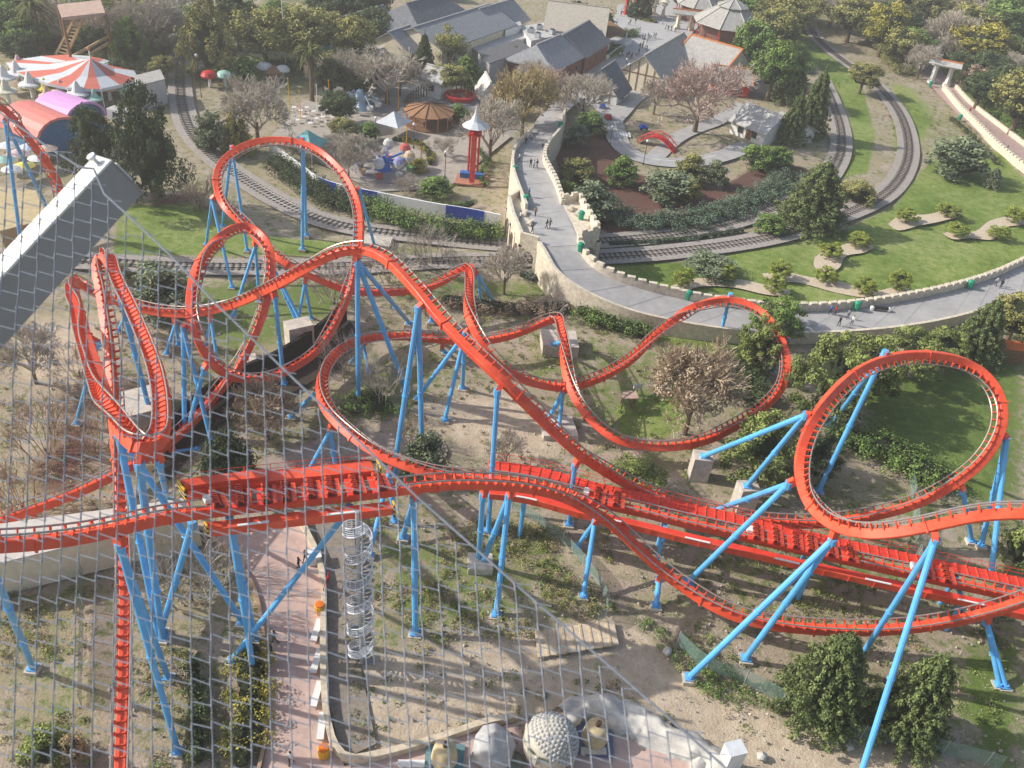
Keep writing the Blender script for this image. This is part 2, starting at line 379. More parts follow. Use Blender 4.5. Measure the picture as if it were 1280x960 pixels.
def wall_along(name, label, cat, pts, h, th, mat, merlon=0, down=0.0, capm=None, parent=None, gap=.45, mw=1.1):
    """a masonry parapet following a line; merlons on top; it reaches the ground"""
    t = wthing(name, label, cat, pts[len(pts)//2]) if parent is None else parent
    b = MB(); rb = ribbon_pts(pts, th); vs = []; fs = []
    for (a, c_), p in zip(rb, pts):
        lo = -.3 if down else p.z-.2
        vs += [Vector((a.x, a.y, lo)), Vector((c_.x, c_.y, lo)), c_+Vector((0, 0, h)), a+Vector((0, 0, h))]
    for i in range(len(pts)-1):
        for k in range(4): fs.append((4*i+k, 4*i+(k+1) % 4, 4*i+4+(k+1) % 4, 4*i+4+k))
    fs += [(3, 2, 1, 0), tuple(4*(len(pts)-1)+k for k in range(4))]
    b.add(vs, fs, mat); b.build('wall_body' if parent is None else 'parapet', t)
    if merlon:
        b = MB(); acc = 0; i = 0
        L_ = even(pts, mw+gap)
        for i in range(len(L_)-1):
            d = L_[i+1]-L_[i]; p = L_[i]+d*.5; b.box(p+Vector((0, 0, h+merlon/2)), (mw, th*1.08, merlon), capm or mat, rz=math.atan2(d.y, d.x))
        o = b.build('merlon', t); o['kind'] = 'stuff'
    return t
# ------------------------------------------------------------------ roller coaster
P1 = [(-60,668,2),(0,651,2),(36,639,2),(105,613,2),(165,583,2),(206,558,1.5),(249,519,1.5),(281,480,3),(297,462,4),(310,439,6),(321,415,8),(331,389,9.5),(338,360,11.5),(341,335,12.7),(337,309,14),(329,294,14.6),(316,283,15),(301,280,15.2),(284,288,15.3),(267,304,15.3),(249,328,15.3),(241,350,15.2),(237,375,14.8),(239,405,14),(252,437,12),(267,458,9.5),(289,472,7),(310,476,5.2),(340,473,4),(362,463,3.4),(380,453,3.2),(399,438,3.3),(421,401,4.4),(436,367,6.3),(446,335,8.7),(450,307,10.5),(451,281,11.8),(448,255,13),(439,232,14.3),(422,208,15.7),(398,187,16.7),(370,176,17.2),(340,174,17),(314,178,16.4),(295,187,15.6),(278,200,14.5),(269,221,13.2),(271,240,12.1),(280,259,11.2),(306,281,10.3),(320,297,10),(340,317,9.6),(351,327,9.2),(370,338,8.3),(389,346,7.5),(415,357,6.4),(437,364,5.6),(474,366,5),(515,364,5),(539,359,5.3),(560,348,5.9),(576,338,6.6),(586,331,7.2),(590,338,8.2),(587,355,9.5),(584,378,10.5),(588,404,11.1),(601,432,10.6),(626,461,8.8),(660,478,6.6),(694,485,5),(721,483,4),(754,471,3.5),(788,451,3.5),(815,424,4),(838,403,4.7),(860,386,5.5),(894,375,6.5),(912,373,6.9),(930,377,7),(954,390,6.6),(974,417,5.7),(984,446,4.7),(983,471,3.8),(974,491,3.1),(957,508,2.6),(935,524,2.2),(910,538,2.1),(884,551,2.1),(850,559,2.1),(820,560,2.1),(791,557,2.2),(768,550,2.6),(744,532,3.3),(723,508,4.5),(711,482,5.4),(705,448,6),(704,421,6),(703,405,5.4),(697,397,4.8),(686,400,4.3),(674,406,4),(647,417,3.4),(620,425,3.1),(586,428,3),(553,425,3),(519,421,3.2),(485,421,3.5),(452,425,3.9),(426,437,4.6),(411,451,5.3),(402,469,6),(400,489,6.6),(405,508,7),(416,525,7.3),(433,540,7.4),(459,561,7.3),(490,577,7),(519,587,6.8),(541,593,6.6),(564,597,6.4),(603,599,6.2),(660,605,6),(742,627,5.8),(802,640,5.6),(847,651.5,5.5),(900,663.5,5.4),(980,682,5.2),(1059,700,5),(1171,724.5,4.8),(1246,741,4.7),(1340,762,4.6)]
P2 = [(-60,684,26),(0,682,25.2),(34,680,24.8),(79,675,24),(131,666,22.6),(169,656,21),(206,647.5,19.4),(240,642,18.1),(256,640,17.7),(300,634.5,17.5),(360,627.5,17.4),(420,621,17.3),(470,616,17.1),(513,610,16.6),(556,605.5,15.6),(597,605,14.4),(637,607,13.1),(673,612,11.7),(705,621,10),(735,636,8.1),(765,655,6.2),(795,683,4.5),(829,716,3.2),(850,731,2.7),(884,754,2.4),(917,770,2.3),(951,779,2.3),(994,785,2.4),(1058,788,2.7),(1098,788,3.1),(1139,785,3.7),(1186,778,4.7),(1233,767,6),(1280,751,7.5),(1340,728,9)]
P3a = [(148,1040,3),(151,959,3.2),(155,842,3.6),(156,741,4.6),(154,680,5.6),(151,640,6.6),(148,590,8.2),(143,530,10.2),(140,478,12),(136,431,13.6),(130,393,14.8),(124,355,15.8),(119,333,16.6),(120,321,17.1),(126,317,17.5),(134,325,18),(141,340,18.4),(150,357,18.9),(163,379,19.5),(174,402,20.2),(184,425,20.9),(193,447,21.7),(200,470,22.5),(205,499,23.5),(206,524,24.4),(202,548,25.3),(192,564,26),(178,566,26.2),(165,556,26),(153,541,25.3),(141,519,23.8),(132,494,22),(123,468,20),(111,432,17),(103,404,14.4),(97,380,11.8),(93,363,9.6),(93,354,8),(98,353,6.8),(106,359,5.7),(118,367,4.9),(141,376,4.5),(159,380,4.3),(180,387,4.3),(202,391,4.5),(229,393,5),(248,392,5.5),(272,387,6.4),(295,381,7.8),(317,372,9.8),(340,361,12.8),(359,351,15.2),(381,338,17.8),(400,327,19.6),(419,317,21),(438,312,21.8),(455,313,22.2)]
P3b = [(455,313,22.2),(474,319,22.4),(491,332,22.4),(504,346,22.2),(519,362,21.9),(534,380,21.5),(556,406,20.9),(579,430,20.2),(605,455,19.5),(627,475,18.7),(660,508,16.3),(694,542,12.8),(727,572,9.6),(754,588,7.4),(785,606,5.2),(817,620,3.8),(860,634,2.8),(898,643,2.5),(950,652,2.5),(1016,655,2.7),(1057,651,3.1),(1106,642,4.2),(1156,626,6),(1201,600,8.7),(1227,579,10.5),(1246,552,12.6),(1254,528,14),(1253,501,15.3),(1238,473,16.7),(1213,454,17.7),(1179,445,18.4),(1139,443,18.7),(1105,449,18.6),(1072,464,18.3),(1041,491,17.8),(1018,522,17.2),(1003,555,16.6),(998,585,16.2),(1004,616,16.2),(1018,639,16.6),(1038,656,17.2),(1059,665,18),(1096,669,19.5),(1130,665,20.8),(1169,657,22.1),(1205,648,23.2),(1235,643,24),(1280,642,25),(1350,644,26)]
P4 = [(-60,112,25),(-20,122,23.6),(0,132,22),(9,138,21.4),(20,151,20.3),(34,170,18.3),(47,188,16),(59,203,13.5),(70,222,10),(76,240,7),(74,262,4.5),(60,288,3.2),(36,312,2.7),(10,328,2.6),(-50,340,2.6)]
def frame_path(P, step=.5, g=1.0, k=13.0, it=14, over=()):
    c = smooth(catmull([at(*p) for p in P], step), it); c = even(c, step); n_ = len(c)
    kap = []
    for i in range(n_):
        a, b_, d = c[max(0, i-4)], c[i], c[min(n_-1, i+4)]
        h = max(.1, ((d-a).length/2)); kap.append((a+d-2*b_)/(h*h))
    kap = smooth(kap, 60)
    N = []
    for i in range(n_):
        N.append(Vector((0, 0, g))+kap[i]*k)
    for (px, py, hh, vec, sig) in over:     # where the photograph shows the rails on another side
        q = at(px, py, hh); j = min(range(n_), key=lambda i: (c[i]-q).length); v = RT*vec[0]+UP*vec[1]-FWD*vec[2]
        for i in range(n_):
            ww = math.exp(-((i-j)*step/sig)**2); N[i] = N[i].normalized()*(1-ww)+v.normalized()*ww
    N = smooth(N, 50); out = []
    for i in range(n_):
        t = (c[min(i+1, n_-1)]-c[max(i-1, 0)]).normalized(); nn = N[i]-t*N[i].dot(t)
        nn = nn.normalized() if nn.length > 1e-3 else (out[-1][2] if out else Vector((0, 0, 1)))
        out.append((c[i], t, nn))
    return out
coaster = wthing('roller_coaster', 'red steel roller coaster with vertical loops and spirals held up by blue tubular columns', 'roller coaster', (0, 70, 0))
HUB = MB()
def track(fr, label, i0=0, i1=None):
    fr = fr[i0:i1]; n_ = len(fr)
    b = MB(); vs = []; fs = []; w_, hh = .42, .42; ch = .06
    ring = [(-w_, -hh+ch), (-w_, hh-ch), (-w_+ch, hh), (w_-ch, hh), (w_, hh-ch), (w_, -hh+ch), (w_-ch, -hh), (-w_+ch, -hh)]
    for p, t, nn in fr:
        s = t.cross(nn)
        for x, y in ring: vs.append(p+s*x+nn*y)
    for i in range(n_-1):
        for j in range(8): j2 = (j+1) % 8; fs.append((8*i+j, 8*i+j2, 8*i+8+j2, 8*i+8+j))
    fs += [tuple(range(8)), tuple(8*(n_-1)+j for j in range(7, -1, -1))]
    b.add(vs, fs, RED)
    for i in range(9, n_-2, 22):          # bolted flanges between the lengths of spine
        p, t, nn = fr[i]; b.box(p, (.16, 1.06, 1.04), RED, (t, t.cross(nn), nn))
    sp = b.build('track_section', coaster); sp['label'] = label
    for sgn in (-1, 1):
        b = MB(); b.tube([p+nn*.86+t.cross(nn)*(.60*sgn) for p, t, nn in fr], .08, RAIL, 6); o = b.build('rail', sp, coaster['_o']); 
    b = MB()
    for i in range(1, n_-1, 2):
        p, t, nn = fr[i]; s = t.cross(nn)
        for sgn in (-1, 1):
            a = p+nn*.30+s*(.36*sgn); c_ = p+nn*.86+s*(.60*sgn); b.bar(a, c_, .30, .09, RED, up=t)
        b.bar(p+nn*.47-s*.42, p+nn*.47+s*.42, .10, .12, RED, up=nn)
    o = b.build('crosstie', sp, coaster['_o']); o['kind'] = 'stuff'
    return sp
def split(fr, marks, labels):
    """cut one length of track into sections at these places"""
    js = [0]+[min(range(len(fr)), key=lambda i: (fr[i][0]-at(*m_)).length) for m_ in marks]+[len(fr)-1]
    for k, lab in enumerate(labels): track(fr, lab, js[k], js[k+1]+1)
F1 = frame_path(P1, over=[(269,221,13.2,(1,.0,-.4),7),(340,174,17,(0,-1,-.25),7),(398,187,16.7,(-.4,-1,-.3),6),(439,232,14.3,(-1,-.3,-.35),7),(450,290,11.4,(-1,0,-.25),7),(301,280,15.2,(0,-1,-.25),6),(238,366,15,(1,0,-.4),8),(252,437,12,(.9,.5,-.3),6),(289,472,7,(.3,.9,-.2),5),(340,473,4,(0,1,-.1),5),(331,389,9.5,(-1,.3,.1),7),(399,438,3.4,(-.6,.8,0),6),(912,373,6.9,(.1,-.7,-.4),8),(954,390,6.6,(-.6,-.5,-.3),7),(984,446,4.7,(-1,.1,-.15),8),(700,399,5,(-.3,.9,.1),4)])
F2 = frame_path(P2, k=6, over=[(150,665,22,(0,1,.2),14), (600,605,14,(0,.8,.6),14)])
F3 = frame_path(P3a, over=[(111,432,17,(-1,.2,.1),12),(123,468,20,(-1,.2,.15),10),(93,363,9.6,(-1,.4,0),8),(193,447,21.7,(.0,.35,.95),14),(163,379,19.5,(0,.35,.9),14),(178,566,26.2,(0,1,-.1),5),(130,393,14.8,(.9,.25,.2),14),(140,478,12,(.8,.4,.1),12),(155,800,4,(0,1,.3),20),(381,338,17.8,(-.1,.9,.6),9),(300,380,8,(0,1,.3),14)])
F3b = frame_path(P3b, over=[(519,362,21.9,(.1,.35,-.9),10),(660,508,16.3,(.6,.7,-.2),12),(600,450,19.5,(.5,.7,-.5),10),(998,585,16.2,(1,.15,-.35),8),(1041,491,17.8,(.7,-.6,-.35),8),(1139,443,18.7,(0,-1,-.3),9),(1238,473,16.7,(-.8,-.5,-.25),8),(1254,528,14,(-1,0,-.1),7),(1201,600,8.7,(-.5,.8,0),7),(1049,662,17.6,(.25,1,-.3),7),(1130,665,20.8,(0,1,-.3),8),(1235,643,24,(0,1,-.35),9)])
F4 = frame_path(P4)
split(F1, [(289,472,7), (278,200,14.5), (540,360,5.3), (721,483,4), (768,550,2.6), (553,425,3), (603,599,6.2)],
      ['red track climbing out of the dark trench into a loop', 'tall red loop at the far edge of the lawn', 'low red track crossing under the far loop', 'red hump of track with a sharp crest', 'red spiral of track around the tan leafed tree', 'low red track rising to a second sharp crest', 'red track curving round above the grey footpath', 'straight final length of red track between two walkways'])
split(F2, [(256,640,17.7), (487,613,16.9)], ['pale red track coming in high over the white wall', 'straight red track under the parked train', 'long red track dropping to a low bend near the green conifers'])
split(F3, [(150,620,7.5), (126,317,17.5), (93,356,8.2)], ['dark red track running down past the blue columns', 'long red leg of the steep loop behind the net', 'steep narrow loop of red track behind the net', 'red track rising to the highest summit'])
split(F3b, [(785,606,5.2)], ['red track diving from the summit to the brake run', 'large open loop of orange red track above the dark lawn'])
track(F4, 'red track dropping beside the striped tent')
ALLF = [f for F_ in (F1, F2, F3, F3b, F4) for f in F_]
NSUP = 0
def support(top, feet, r=.27, pad=True, gus=True):
    r *= .9
    """blue tubular column: a head under the spine, one leg to each foot"""
    A = at(*top); b = MB()
    q = min(ALLF, key=lambda f: (f[0]-A).length)
    if gus and (q[0]-A).length < 5:
        c = q[0]-q[2]*.42; A = c-q[2]*.55-Vector((0, 0, .35)); b.bar(c, A, .75, .5, RED, up=q[1]); 
    else: c = A
    b.tube([A+Vector((0, 0, .3)), A-Vector((0, 0, .45))], r*1.35, BLUE, 8)
    G = []
    for f in feet:
        g = at(f[0], f[1], f[2] if len(f) > 2 else 0); G.append(g)
    s = b.build('support', coaster)
    for g in G:
        b = MB(); b.tube([A, g+Vector((0, 0, .15))], r, BLUE, 10)
        b.box(g+Vector((0, 0, .1)), (r*3.0, r*3.0, .14), BLUE); b.tube([g, g+Vector((0, 0, .35))], r*1.25, BLUE, 8)
        if pad: p_ = MB(); p_.box(g-Vector((0, 0, .2)), (r*4.2, r*4.2, .44), CONC); p_.build('footing', s, coaster['_o'])
        L_ = (g-A).length; d = (g-A)/L_
        for q_ in ([.5] if L_ < 24 else [.34, .68]): b.tube([A+d*(L_*q_-.12), A+d*(L_*q_+.12)], r*1.25, BLUE, 10)
        b.build('leg', s, coaster['_o'])
    return s
SUP = [((373,180,17.1),[(378,311),(383,294)],.28),((294,189,15.4),[(278,283),(309,313)],.26),((271,245,11.8),[(258,305),(290,359)],.26),((443,240,13.8),[(468,307),(443,306)],.27),((318,297,10),[(292,394),(324,376)],.26),((346,323,9.3),[(374,411),(384,418)],.26),((383,346,7.6),[(371,411),(389,398)],.24),((342,360,13),[(355,480)],.3),((445,313,22),[(448,501),(507,488),(511,404)],.33),
 ((534,380,21.5),[(492,592),(528,582)],.33),((590,412,11),[(522,498),(556,525),(578,485)],.3),((630,478,18.5),[(610,664)],.3),((725,571,9.8),[(711,655)],.3),((641,607,13),[(603,705),(620,768)],.32),((612,606,14),[(598,701)],.3),((748,645,7),[(722,683),(729,745)],.28),((827,714,3.3),[(820,757)],.3),((-8,682,25.2),[(41,835)],.3),((141,521,24),[(198,795),(303,778)],.31),((150,662,22),[(222,939),(210,847)],.29),((173,562,26),[(203,797)],.33),((195,563,25.6),[(209,625)],.26),((108,424,16),[(96,529)],.28),((143,345,18.6),[(189,521)],.34),((157,381,4.4),[(148,414),(163,414)],.24),((216,392,4.8),[(208,442),(223,431)],.24),((263,389,6),[(257,434),(272,453)],.24),((238,405,14),[(231,544),(265,555)],.3),((262,452,10.5),[(234,542)],.3),((214,551,1.6),[(218,568),(246,562)],.2),((418,527,7.3),[(383,595),(421,592)],.28),((402,480,6.3),[(364,521)],.28),((460,424,3.8),[(440,453),(460,466)],.24),((554,425,3),[(556,441)],.25),((588,338,8),[(601,379),(618,380)],.26),((539,360,5.3),[(539,402)],.26),((704,415,5.9),[(692,431,1.6)],.3),((711,484,5.4),[(685,525),(699,535)],.28),((912,374,6.9),[(899,424)],.3),((977,424,5.5),[(966,464)],.28),
 ((1109,448,18.6),[(1023,614),(1038,532)],.33),((1017,523,17.2),[(880,571,3.2),(934,608,3.2)],.33),((996,600,16.2),[(894,639),(860,728)],.33),((1049,660,17.6),[(862,847),(932,823)],.33),((1169,657,22.1),[(1065,838),(1062,1010)],.29),((1254,540,13.3),[(1238,719),(1226,681)],.32),((1199,602,8.6),[(1214,676)],.28),((1237,766,6),[(1248,856),(1256,858)],.28),((493,578,7),[(462,694),(493,652)],.28),((522,609,16.5),[(519,791),(504,671)],.33),((14,142,21),[(28,320),(66,275)],.3),((8,328,2.6),[(10,340)],.25),((40,638,2),[(40,655)],.25),((-40,338,2.6),[(-38,350)],.25)]
for s_ in SUP: support(*s_)
# big concrete footings under some columns
for (x, y, z, sx, sy, hh, tx) in [(872,594,0,2.6,2.2,3.2,.0),(928,632,0,2.6,2.2,3.2,.2),(698,434,0,6.0,5.0,1.6,.1),(697,536,0,5.2,4.6,.5,.2),(180,516,0,5,6.5,2.0,.5),(470,303,0,6,4,.4,0),(383,417,0,5.5,3.5,.5,.5),(600,707,0,3,2.6,.7,.1)]:
    b = MB(); c = at(x, y); b.prism([(c.x+math.cos(a+tx)*sx*.6, c.y+math.sin(a+tx)*sy*.6) for a in [math.pi/4+k*math.pi/2 for k in range(4)]], -.3, hh, CONC); o = b.build('footing', coaster)
# brake runs: walkways on both sides of the straight track
def side(fr, off, z): 
    out = []
    for p, t, nn in fr:
        s = Vector((t.x, t.y, 0)).normalized().cross(Vector((0, 0, 1))); out.append(p+s*off+Vector((0, 0, z)))
    return out
def cut(F_, a, b_):
    j = min(range(len(F_)), key=lambda i: (F_[i][0]-at(*a)).length); k = min(range(len(F_)), key=lambda i: (F_[i][0]-at(*b_)).length); return F_[j:k+1]
HAZ = M('hazard_yellow', (.75, .5, .03), .6, .05)
def railing(pts, parent, h=1.05, m=DRED, st=4):
    b = MB(); pts = pts[::2]
    for z in (.55, h): b.tube([p+Vector((0, 0, z)) for p in pts], .035, m, 4)
    for p in pts[::max(1, st//2)]: b.tube([p, p+Vector((0, 0, h))], .035, m, 4)
    return b.build('railing', parent, coaster['_o'])
def boxrun(pts, wd, ht, m, mb):
    for i in range(0, len(pts)-1): mb.bar(pts[i], pts[i+1]+(pts[i+1]-pts[i])*.02, wd, ht, m)
def hazard(p, t, mb, wd=.5):
    for k in range(6): mb.box(p+Vector((0, 0, .25*k-.6)), (wd, .12, .25), HAZ if k % 2 else DARK, rz=math.atan2(t.y, t.x))
fr = cut(F2, (246, 641, 17.8), (484, 614, 17))
s_ = MB(); pts = side(fr, -2.1, .65); boxrun(pts[:-1], 1.3, 1.05, RED, s_); plat = s_.build('brake_run', coaster); plat['label'] = 'high brake run with a deep red box beam behind the train'
s_ = MB(); boxrun(side(fr[:12], -2.1, 1.35), .9, .35, RED, s_); s_.build('box_beam', plat, coaster['_o'])
s_ = MB(); boxrun(side(fr, 1.75, .05), .85, .14, RED, s_); s_.build('walkway', plat, coaster['_o']); s_ = MB(); boxrun(side(fr, 2.25, -.15), .14, .8, RED, s_); s_.build('side_panel', plat, coaster['_o'])
for i in range(6, len(fr)-8, 14):
    s_ = MB(); boxrun([p+Vector((0, 0, .38)) for p in side(fr[i:i+6], 2.25, -.06)], .2, .08, WHITE, s_); s_.build('handhold', plat, coaster['_o'])
railing(side(fr, -3.0, .6), plat)
for q in (fr[0], fr[-1]):
    sd = Vector((q[1].x, q[1].y, 0)).normalized().cross(Vector((0, 0, 1)))
    for o_, dz in ((-2.1, .7), (2.2, 0)):
        s_ = MB(); hazard(q[0]+sd*o_+q[1]*(.15 if q is fr[-1] else -.15)+Vector((0, 0, dz)), sd, s_, .5 if o_ > 0 else 1.3); s_.build('hazard_panel', plat, coaster['_o'])
support((287, 648, 16.6), [(317, 841), (319, 798)], .29, gus=False); support((437, 636, 16.4), [(290, 826)], .29, gus=False); support((240, 655, 17), [(202, 790)], .3, gus=False)
fr = cut(F1, (612, 600, 6.1), (1335, 761, 4.6))
s_ = MB(); boxrun(side(fr, -2.3, -.15), 1.5, .22, DRED, s_); run = s_.build('brake_run', coaster); run['label'] = 'long low brake run with ribbed red walkways'
s_ = MB()
for i, p in enumerate(side(fr, -2.3, .0)):
    if i % 2 == 0: s_.bar(p-Vector((fr[i][1].y, -fr[i][1].x, 0))*.75, p+Vector((fr[i][1].y, -fr[i][1].x, 0))*.75, .12, .12, RED)
o = s_.build('grating', run, coaster['_o']); o['kind'] = 'stuff'
s_ = MB(); boxrun(side(fr, 1.9, .05), .85, .14, DRED, s_); s_.build('walkway', run, coaster['_o']); s_ = MB(); boxrun(side(fr, 2.38, -.1), .14, .75, RED, s_); s_.build('side_panel', run, coaster['_o'])
s_ = MB()
for i, p in enumerate(side(fr, 2.47, -.35)):
    if i % 5 == 0: s_.box(p+Vector((0, 0, .25)), (.1, .1, .8), RED, rz=math.atan2(fr[i][1].y, fr[i][1].x))
o = s_.build('panel_rib', run, coaster['_o']); o['kind'] = 'stuff'
for i in range(6, len(fr)-8, 18):
    s_ = MB(); boxrun([p+Vector((0, 0, .34)) for p in side(fr[i:i+6], 2.38, -.02)], .2, .08, WHITE, s_); s_.build('handhold', run, coaster['_o'])
railing(side(fr, -3.0, .0), run); railing(side(fr, -1.5, .0), run)
for i in range(8, len(fr), 30):
    s_ = MB(); p = fr[i][0]
    for o_ in (-1.7, 1.7):
        sd = Vector((fr[i][1].x, fr[i][1].y, 0)).normalized().cross(Vector((0, 0, 1))); q = p+sd*o_; s_.tube([Vector((q.x, q.y, -.2)), q-Vector((0, 0, .5))], .24, BLUE, 8)
    s_.bar(p+sd*2.4-Vector((0, 0, .75)), p-sd*2.9-Vector((0, 0, .75)), .35, .4, BLUE)
    s_.build('support', coaster)
# ------------------------------------------------------------------ trains
SEATD = M('seat_dark_red', (.16, .018, .014), .6, .2)
def train(F_, a, b_, label, ncar, gap=None):
    fr = cut(F_, a, b_); L_ = len(fr); t = wthing('roller_coaster_train', label, 'train', fr[L_//2][0], 'trains parked on the coaster')
    per = L_/ncar; first = None
    for k in range(ncar):
        i = min(L_-1, int((k+.5)*per)); p, tt, nn = fr[i]; s = tt.cross(nn); ax_ = (tt, s, nn); p = p+nn*.72; lg = per*.5*.86
        b = MB(); b.box(p+nn*.1, (lg, 2.3, .2), DRED, ax_); b.box(p+nn*.24+tt*lg*.40, (lg*.22, 2.3, .16), RED, ax_)
        car = b.build('car', t)
        for q in (-1.5, -.5, .5, 1.5):
            b = MB(); c = p+s*(.62*q); b.box(c+nn*.3, (.6, .5, .16), SEATD, ax_); b.box(c+nn*.48-tt*.34, (.12, .42, .34), RED, (tt, s, nn)); b.box(c+nn*.5-tt*.25, (.06, .36, .42), SEATD, ax_)
            b.tube([c+nn*.8-tt*.26+s*.15, c+nn*.74+tt*.02+s*.15, c+nn*.45+tt*.2+s*.1], .055, RED, 5); b.tube([c+nn*.8-tt*.26-s*.15, c+nn*.74+tt*.02-s*.15, c+nn*.45+tt*.2-s*.1], .055, RED, 5)
            b.build('seat', car, t['_o'])
    b = MB(); p, tt, nn = fr[0]; b.box(p+nn*1.15-tt*.2, (.55, .8, .35), WHITE, (tt, tt.cross(nn), nn)); b.build('nose', t)
train(F2, (258, 640, 17.7), (478, 615.5, 17), 'red empty train parked on the high brake run above the paved path', 8)
train(F1, (733, 625, 5.8), (776, 635, 5.7), 'two-car red train stub showing beside the crossing track on the low brake run', 2)
train(F1, (935, 671, 5.3), (1062, 701, 5), 'red train parked in the middle of the low brake run', 6)
train(F1, (1142, 718, 4.85), (1186, 728, 4.8), 'short red train partly behind the pale blue legs on the low brake run', 2)
# ------------------------------------------------------------------ spiral staircase
def spiral():
    g = at(452, 829); H_ = lift((445, 645), (452, 829))-.5; t = wthing('spiral_staircase', 'silver spiral staircase rising from the ground to the high brake run', 'staircase', g)
    b = MB(); b.tube([g, g+Vector((0, 0, H_+1))], .16, GALV, 10); b.build('centre_pole', t)
    n_ = int(H_/.2); b = MB(); WG = M('white_galvanised', (.74, .75, .77), .5, .08, 3); TRD = M('tread_steel', (.30, .31, .33), .6, .15, 3); rl = []
    for i in range(n_):
        a = i*2*math.pi/15.5; z = i*.2
        p = [g+Vector((math.cos(a+d)*r_, math.sin(a+d)*r_, z)) for r_, d in ((.12, 0), (1.15, 0), (1.15, .38), (.12, .38))]
        b.add(p+[q+Vector((0, 0, -.05)) for q in p], [(0, 1, 2, 3), (7, 6, 5, 4), (0, 4, 5, 1), (1, 5, 6, 2), (2, 6, 7, 3)], TRD)
        rl.append(g+Vector((math.cos(a)*1.15, math.sin(a)*1.15, z)))
    o = b.build('stair_tread', t); o['kind'] = 'stuff'
    b = MB(); b.tube([p+Vector((0, 0, 1.0)) for p in rl], .05, WG, 5); b.tube([p for p in rl], .07, WG, 5)
    for p in rl: b.tube([p, p+Vector((0, 0, 1.0))], .018, WG, 4, cap=False)
    for z in (.25, .5, .75): b.tube([p+Vector((0, 0, z)) for p in rl], .022, WG, 4)
    b.build('railing', t)
spiral()
# ------------------------------------------------------------------ beam and safety net by the camera
def beam_net():
    STEEL = M('painted_steel_beam', (.36, .345, .345), .5, .06, 6)
    A, B_ = depth(-70, 456, 4.5), depth(150, 219, 4.9); d = (B_-A).normalized()
    nrm = (-FWD); x = d.cross(nrm).normalized()     # across the beam in the picture, towards lower right
    e_ = EYE-(A+B_)/2; e_ = (e_-d*e_.dot(d)).normalized(); x0 = d.cross(e_); th = D2R(25); q = e_*math.cos(th)+x0*math.sin(th); x = d.cross(q).normalized()
    t = wthing('steel_beam', 'grey painted steel beam sticking out beside the camera', 'beam', A); b = MB()
    wd, ht = .25, .17; c = (A+B_)/2; L_ = (B_-A).length
    b.box(c, (L_, wd, ht), STEEL, (d, x, q)); b.box(B_+d*.004, (.008, wd+.012, ht+.012), STEEL, (d, x, q)); b.build('box_section', t); b = MB(); b.box(c-x*(wd/2+.006), (L_, .012, ht+.01), M('white_flange', (.80, .79, .77), .5, .05, 6), (d, x, q)); b.box(B_-x*.03+d*.012, (.014, wd*.5, ht*.9), MATS['white_flange'], (d, x, q)); b.build('flange', t)  # sunlit side of the grey beam painted on as white plates
    b = MB(); k = B_-x*wd*.5-d*.04
    b.tube([k-x*.0, k-x*.05], .012, GALV, 8); b.tube([k-x*.05, k-x*.068], .026, WHITE, 10); b.build('bolt', t)
    # net in a plane a little in front
    O = depth(115, 212, 4.36); U = (depth(600, 185, 4.36)-depth(100, 200, 4.36)).normalized(); W = (depth(95, 905, 3.75)-depth(118, 200, 4.38)).normalized()
    cell = .0865; cw = .093
    nrm = U.cross(W).normalized(); Wp = W
    def inpix(p):
        v = p-EYE; z = v.dot(FWD); return 640+FPX*v.dot(RT)/z, 480-FPX*v.dot(UP)/z
    def ok(p):
        px, py = inpix(p)
        if px < -60 or py > 1010: return False
        # below the two edge ropes
        if px < 115: return py > 141+(px)*(212-141)/115
        for (x0, y0, x1, y1) in ((115, 212, 270, 380), (270, 380, 520, 620), (520, 620, 650, 735), (650, 735, 905, 958), (905, 958, 1000, 1040)):
            if x0 <= px < x1: return py > y0+(px-x0)*(y1-y0)/(x1-x0)
        return False
    net = wthing('safety_net', 'grey wire safety net stretched over the corner of the view', 'net', O)
    NETM = M('net_wire', (.27, .29, .33), .6, .15, 30)
    b = MB(); rng = random.Random(3); jit = {}
    def node(i, j):
        if (i, j) not in jit:
            sag = .004*math.sin(i*.31+j*.17)+.003*math.sin(j*.43)
            jit[(i, j)] = O+U*(i*cell+rng.uniform(-.0035, .0035)+sag*.6)+W*(j*cw+rng.uniform(-.0035, .0035))+nrm*sag
        return jit[(i, j)]
    r_ = .0026
    for i in range(-14, 44):
        for j in range(-6, 44):
            p = node(i, j)
            if not ok(p): continue
            lo, hi = p-W*.014, p+W*.014
            if ok(node(i, j+1)): b.tube([hi, node(i, j+1)-W*.014], r_, NETM, 5, cap=False)
            b.tube([lo-W*.004, hi+W*.004], r_*1.7, NETM, 5, cap=False)
            qn = node(i+1, j)
            if ok(qn): b.tube([lo, qn+W*.014], r_, NETM, 5, cap=False)
            else: b.tube([lo, lo+(qn-lo)*.8], r_, NETM, 5)
    b.build('mesh', net)
    def onplane(px, py):
        d_ = ray(px, py); return EYE+d_*((O-EYE).dot(nrm)/d_.dot(nrm))
    b = MB(); b.tube([onplane(*p) for p in ((-60, 100), (0, 141), (60, 184), (100, 209), (118, 211))], .0055, NETM, 6); b.tube([onplane(*p) for p in ((118, 213), (131, 243), (161, 270), (215, 321), (270, 380), (395, 500), (520, 620), (650, 735), (790, 857), (905, 958), (1000, 1040))], .0058, NETM, 6); b.build('edge_rope', net)
beam_net()
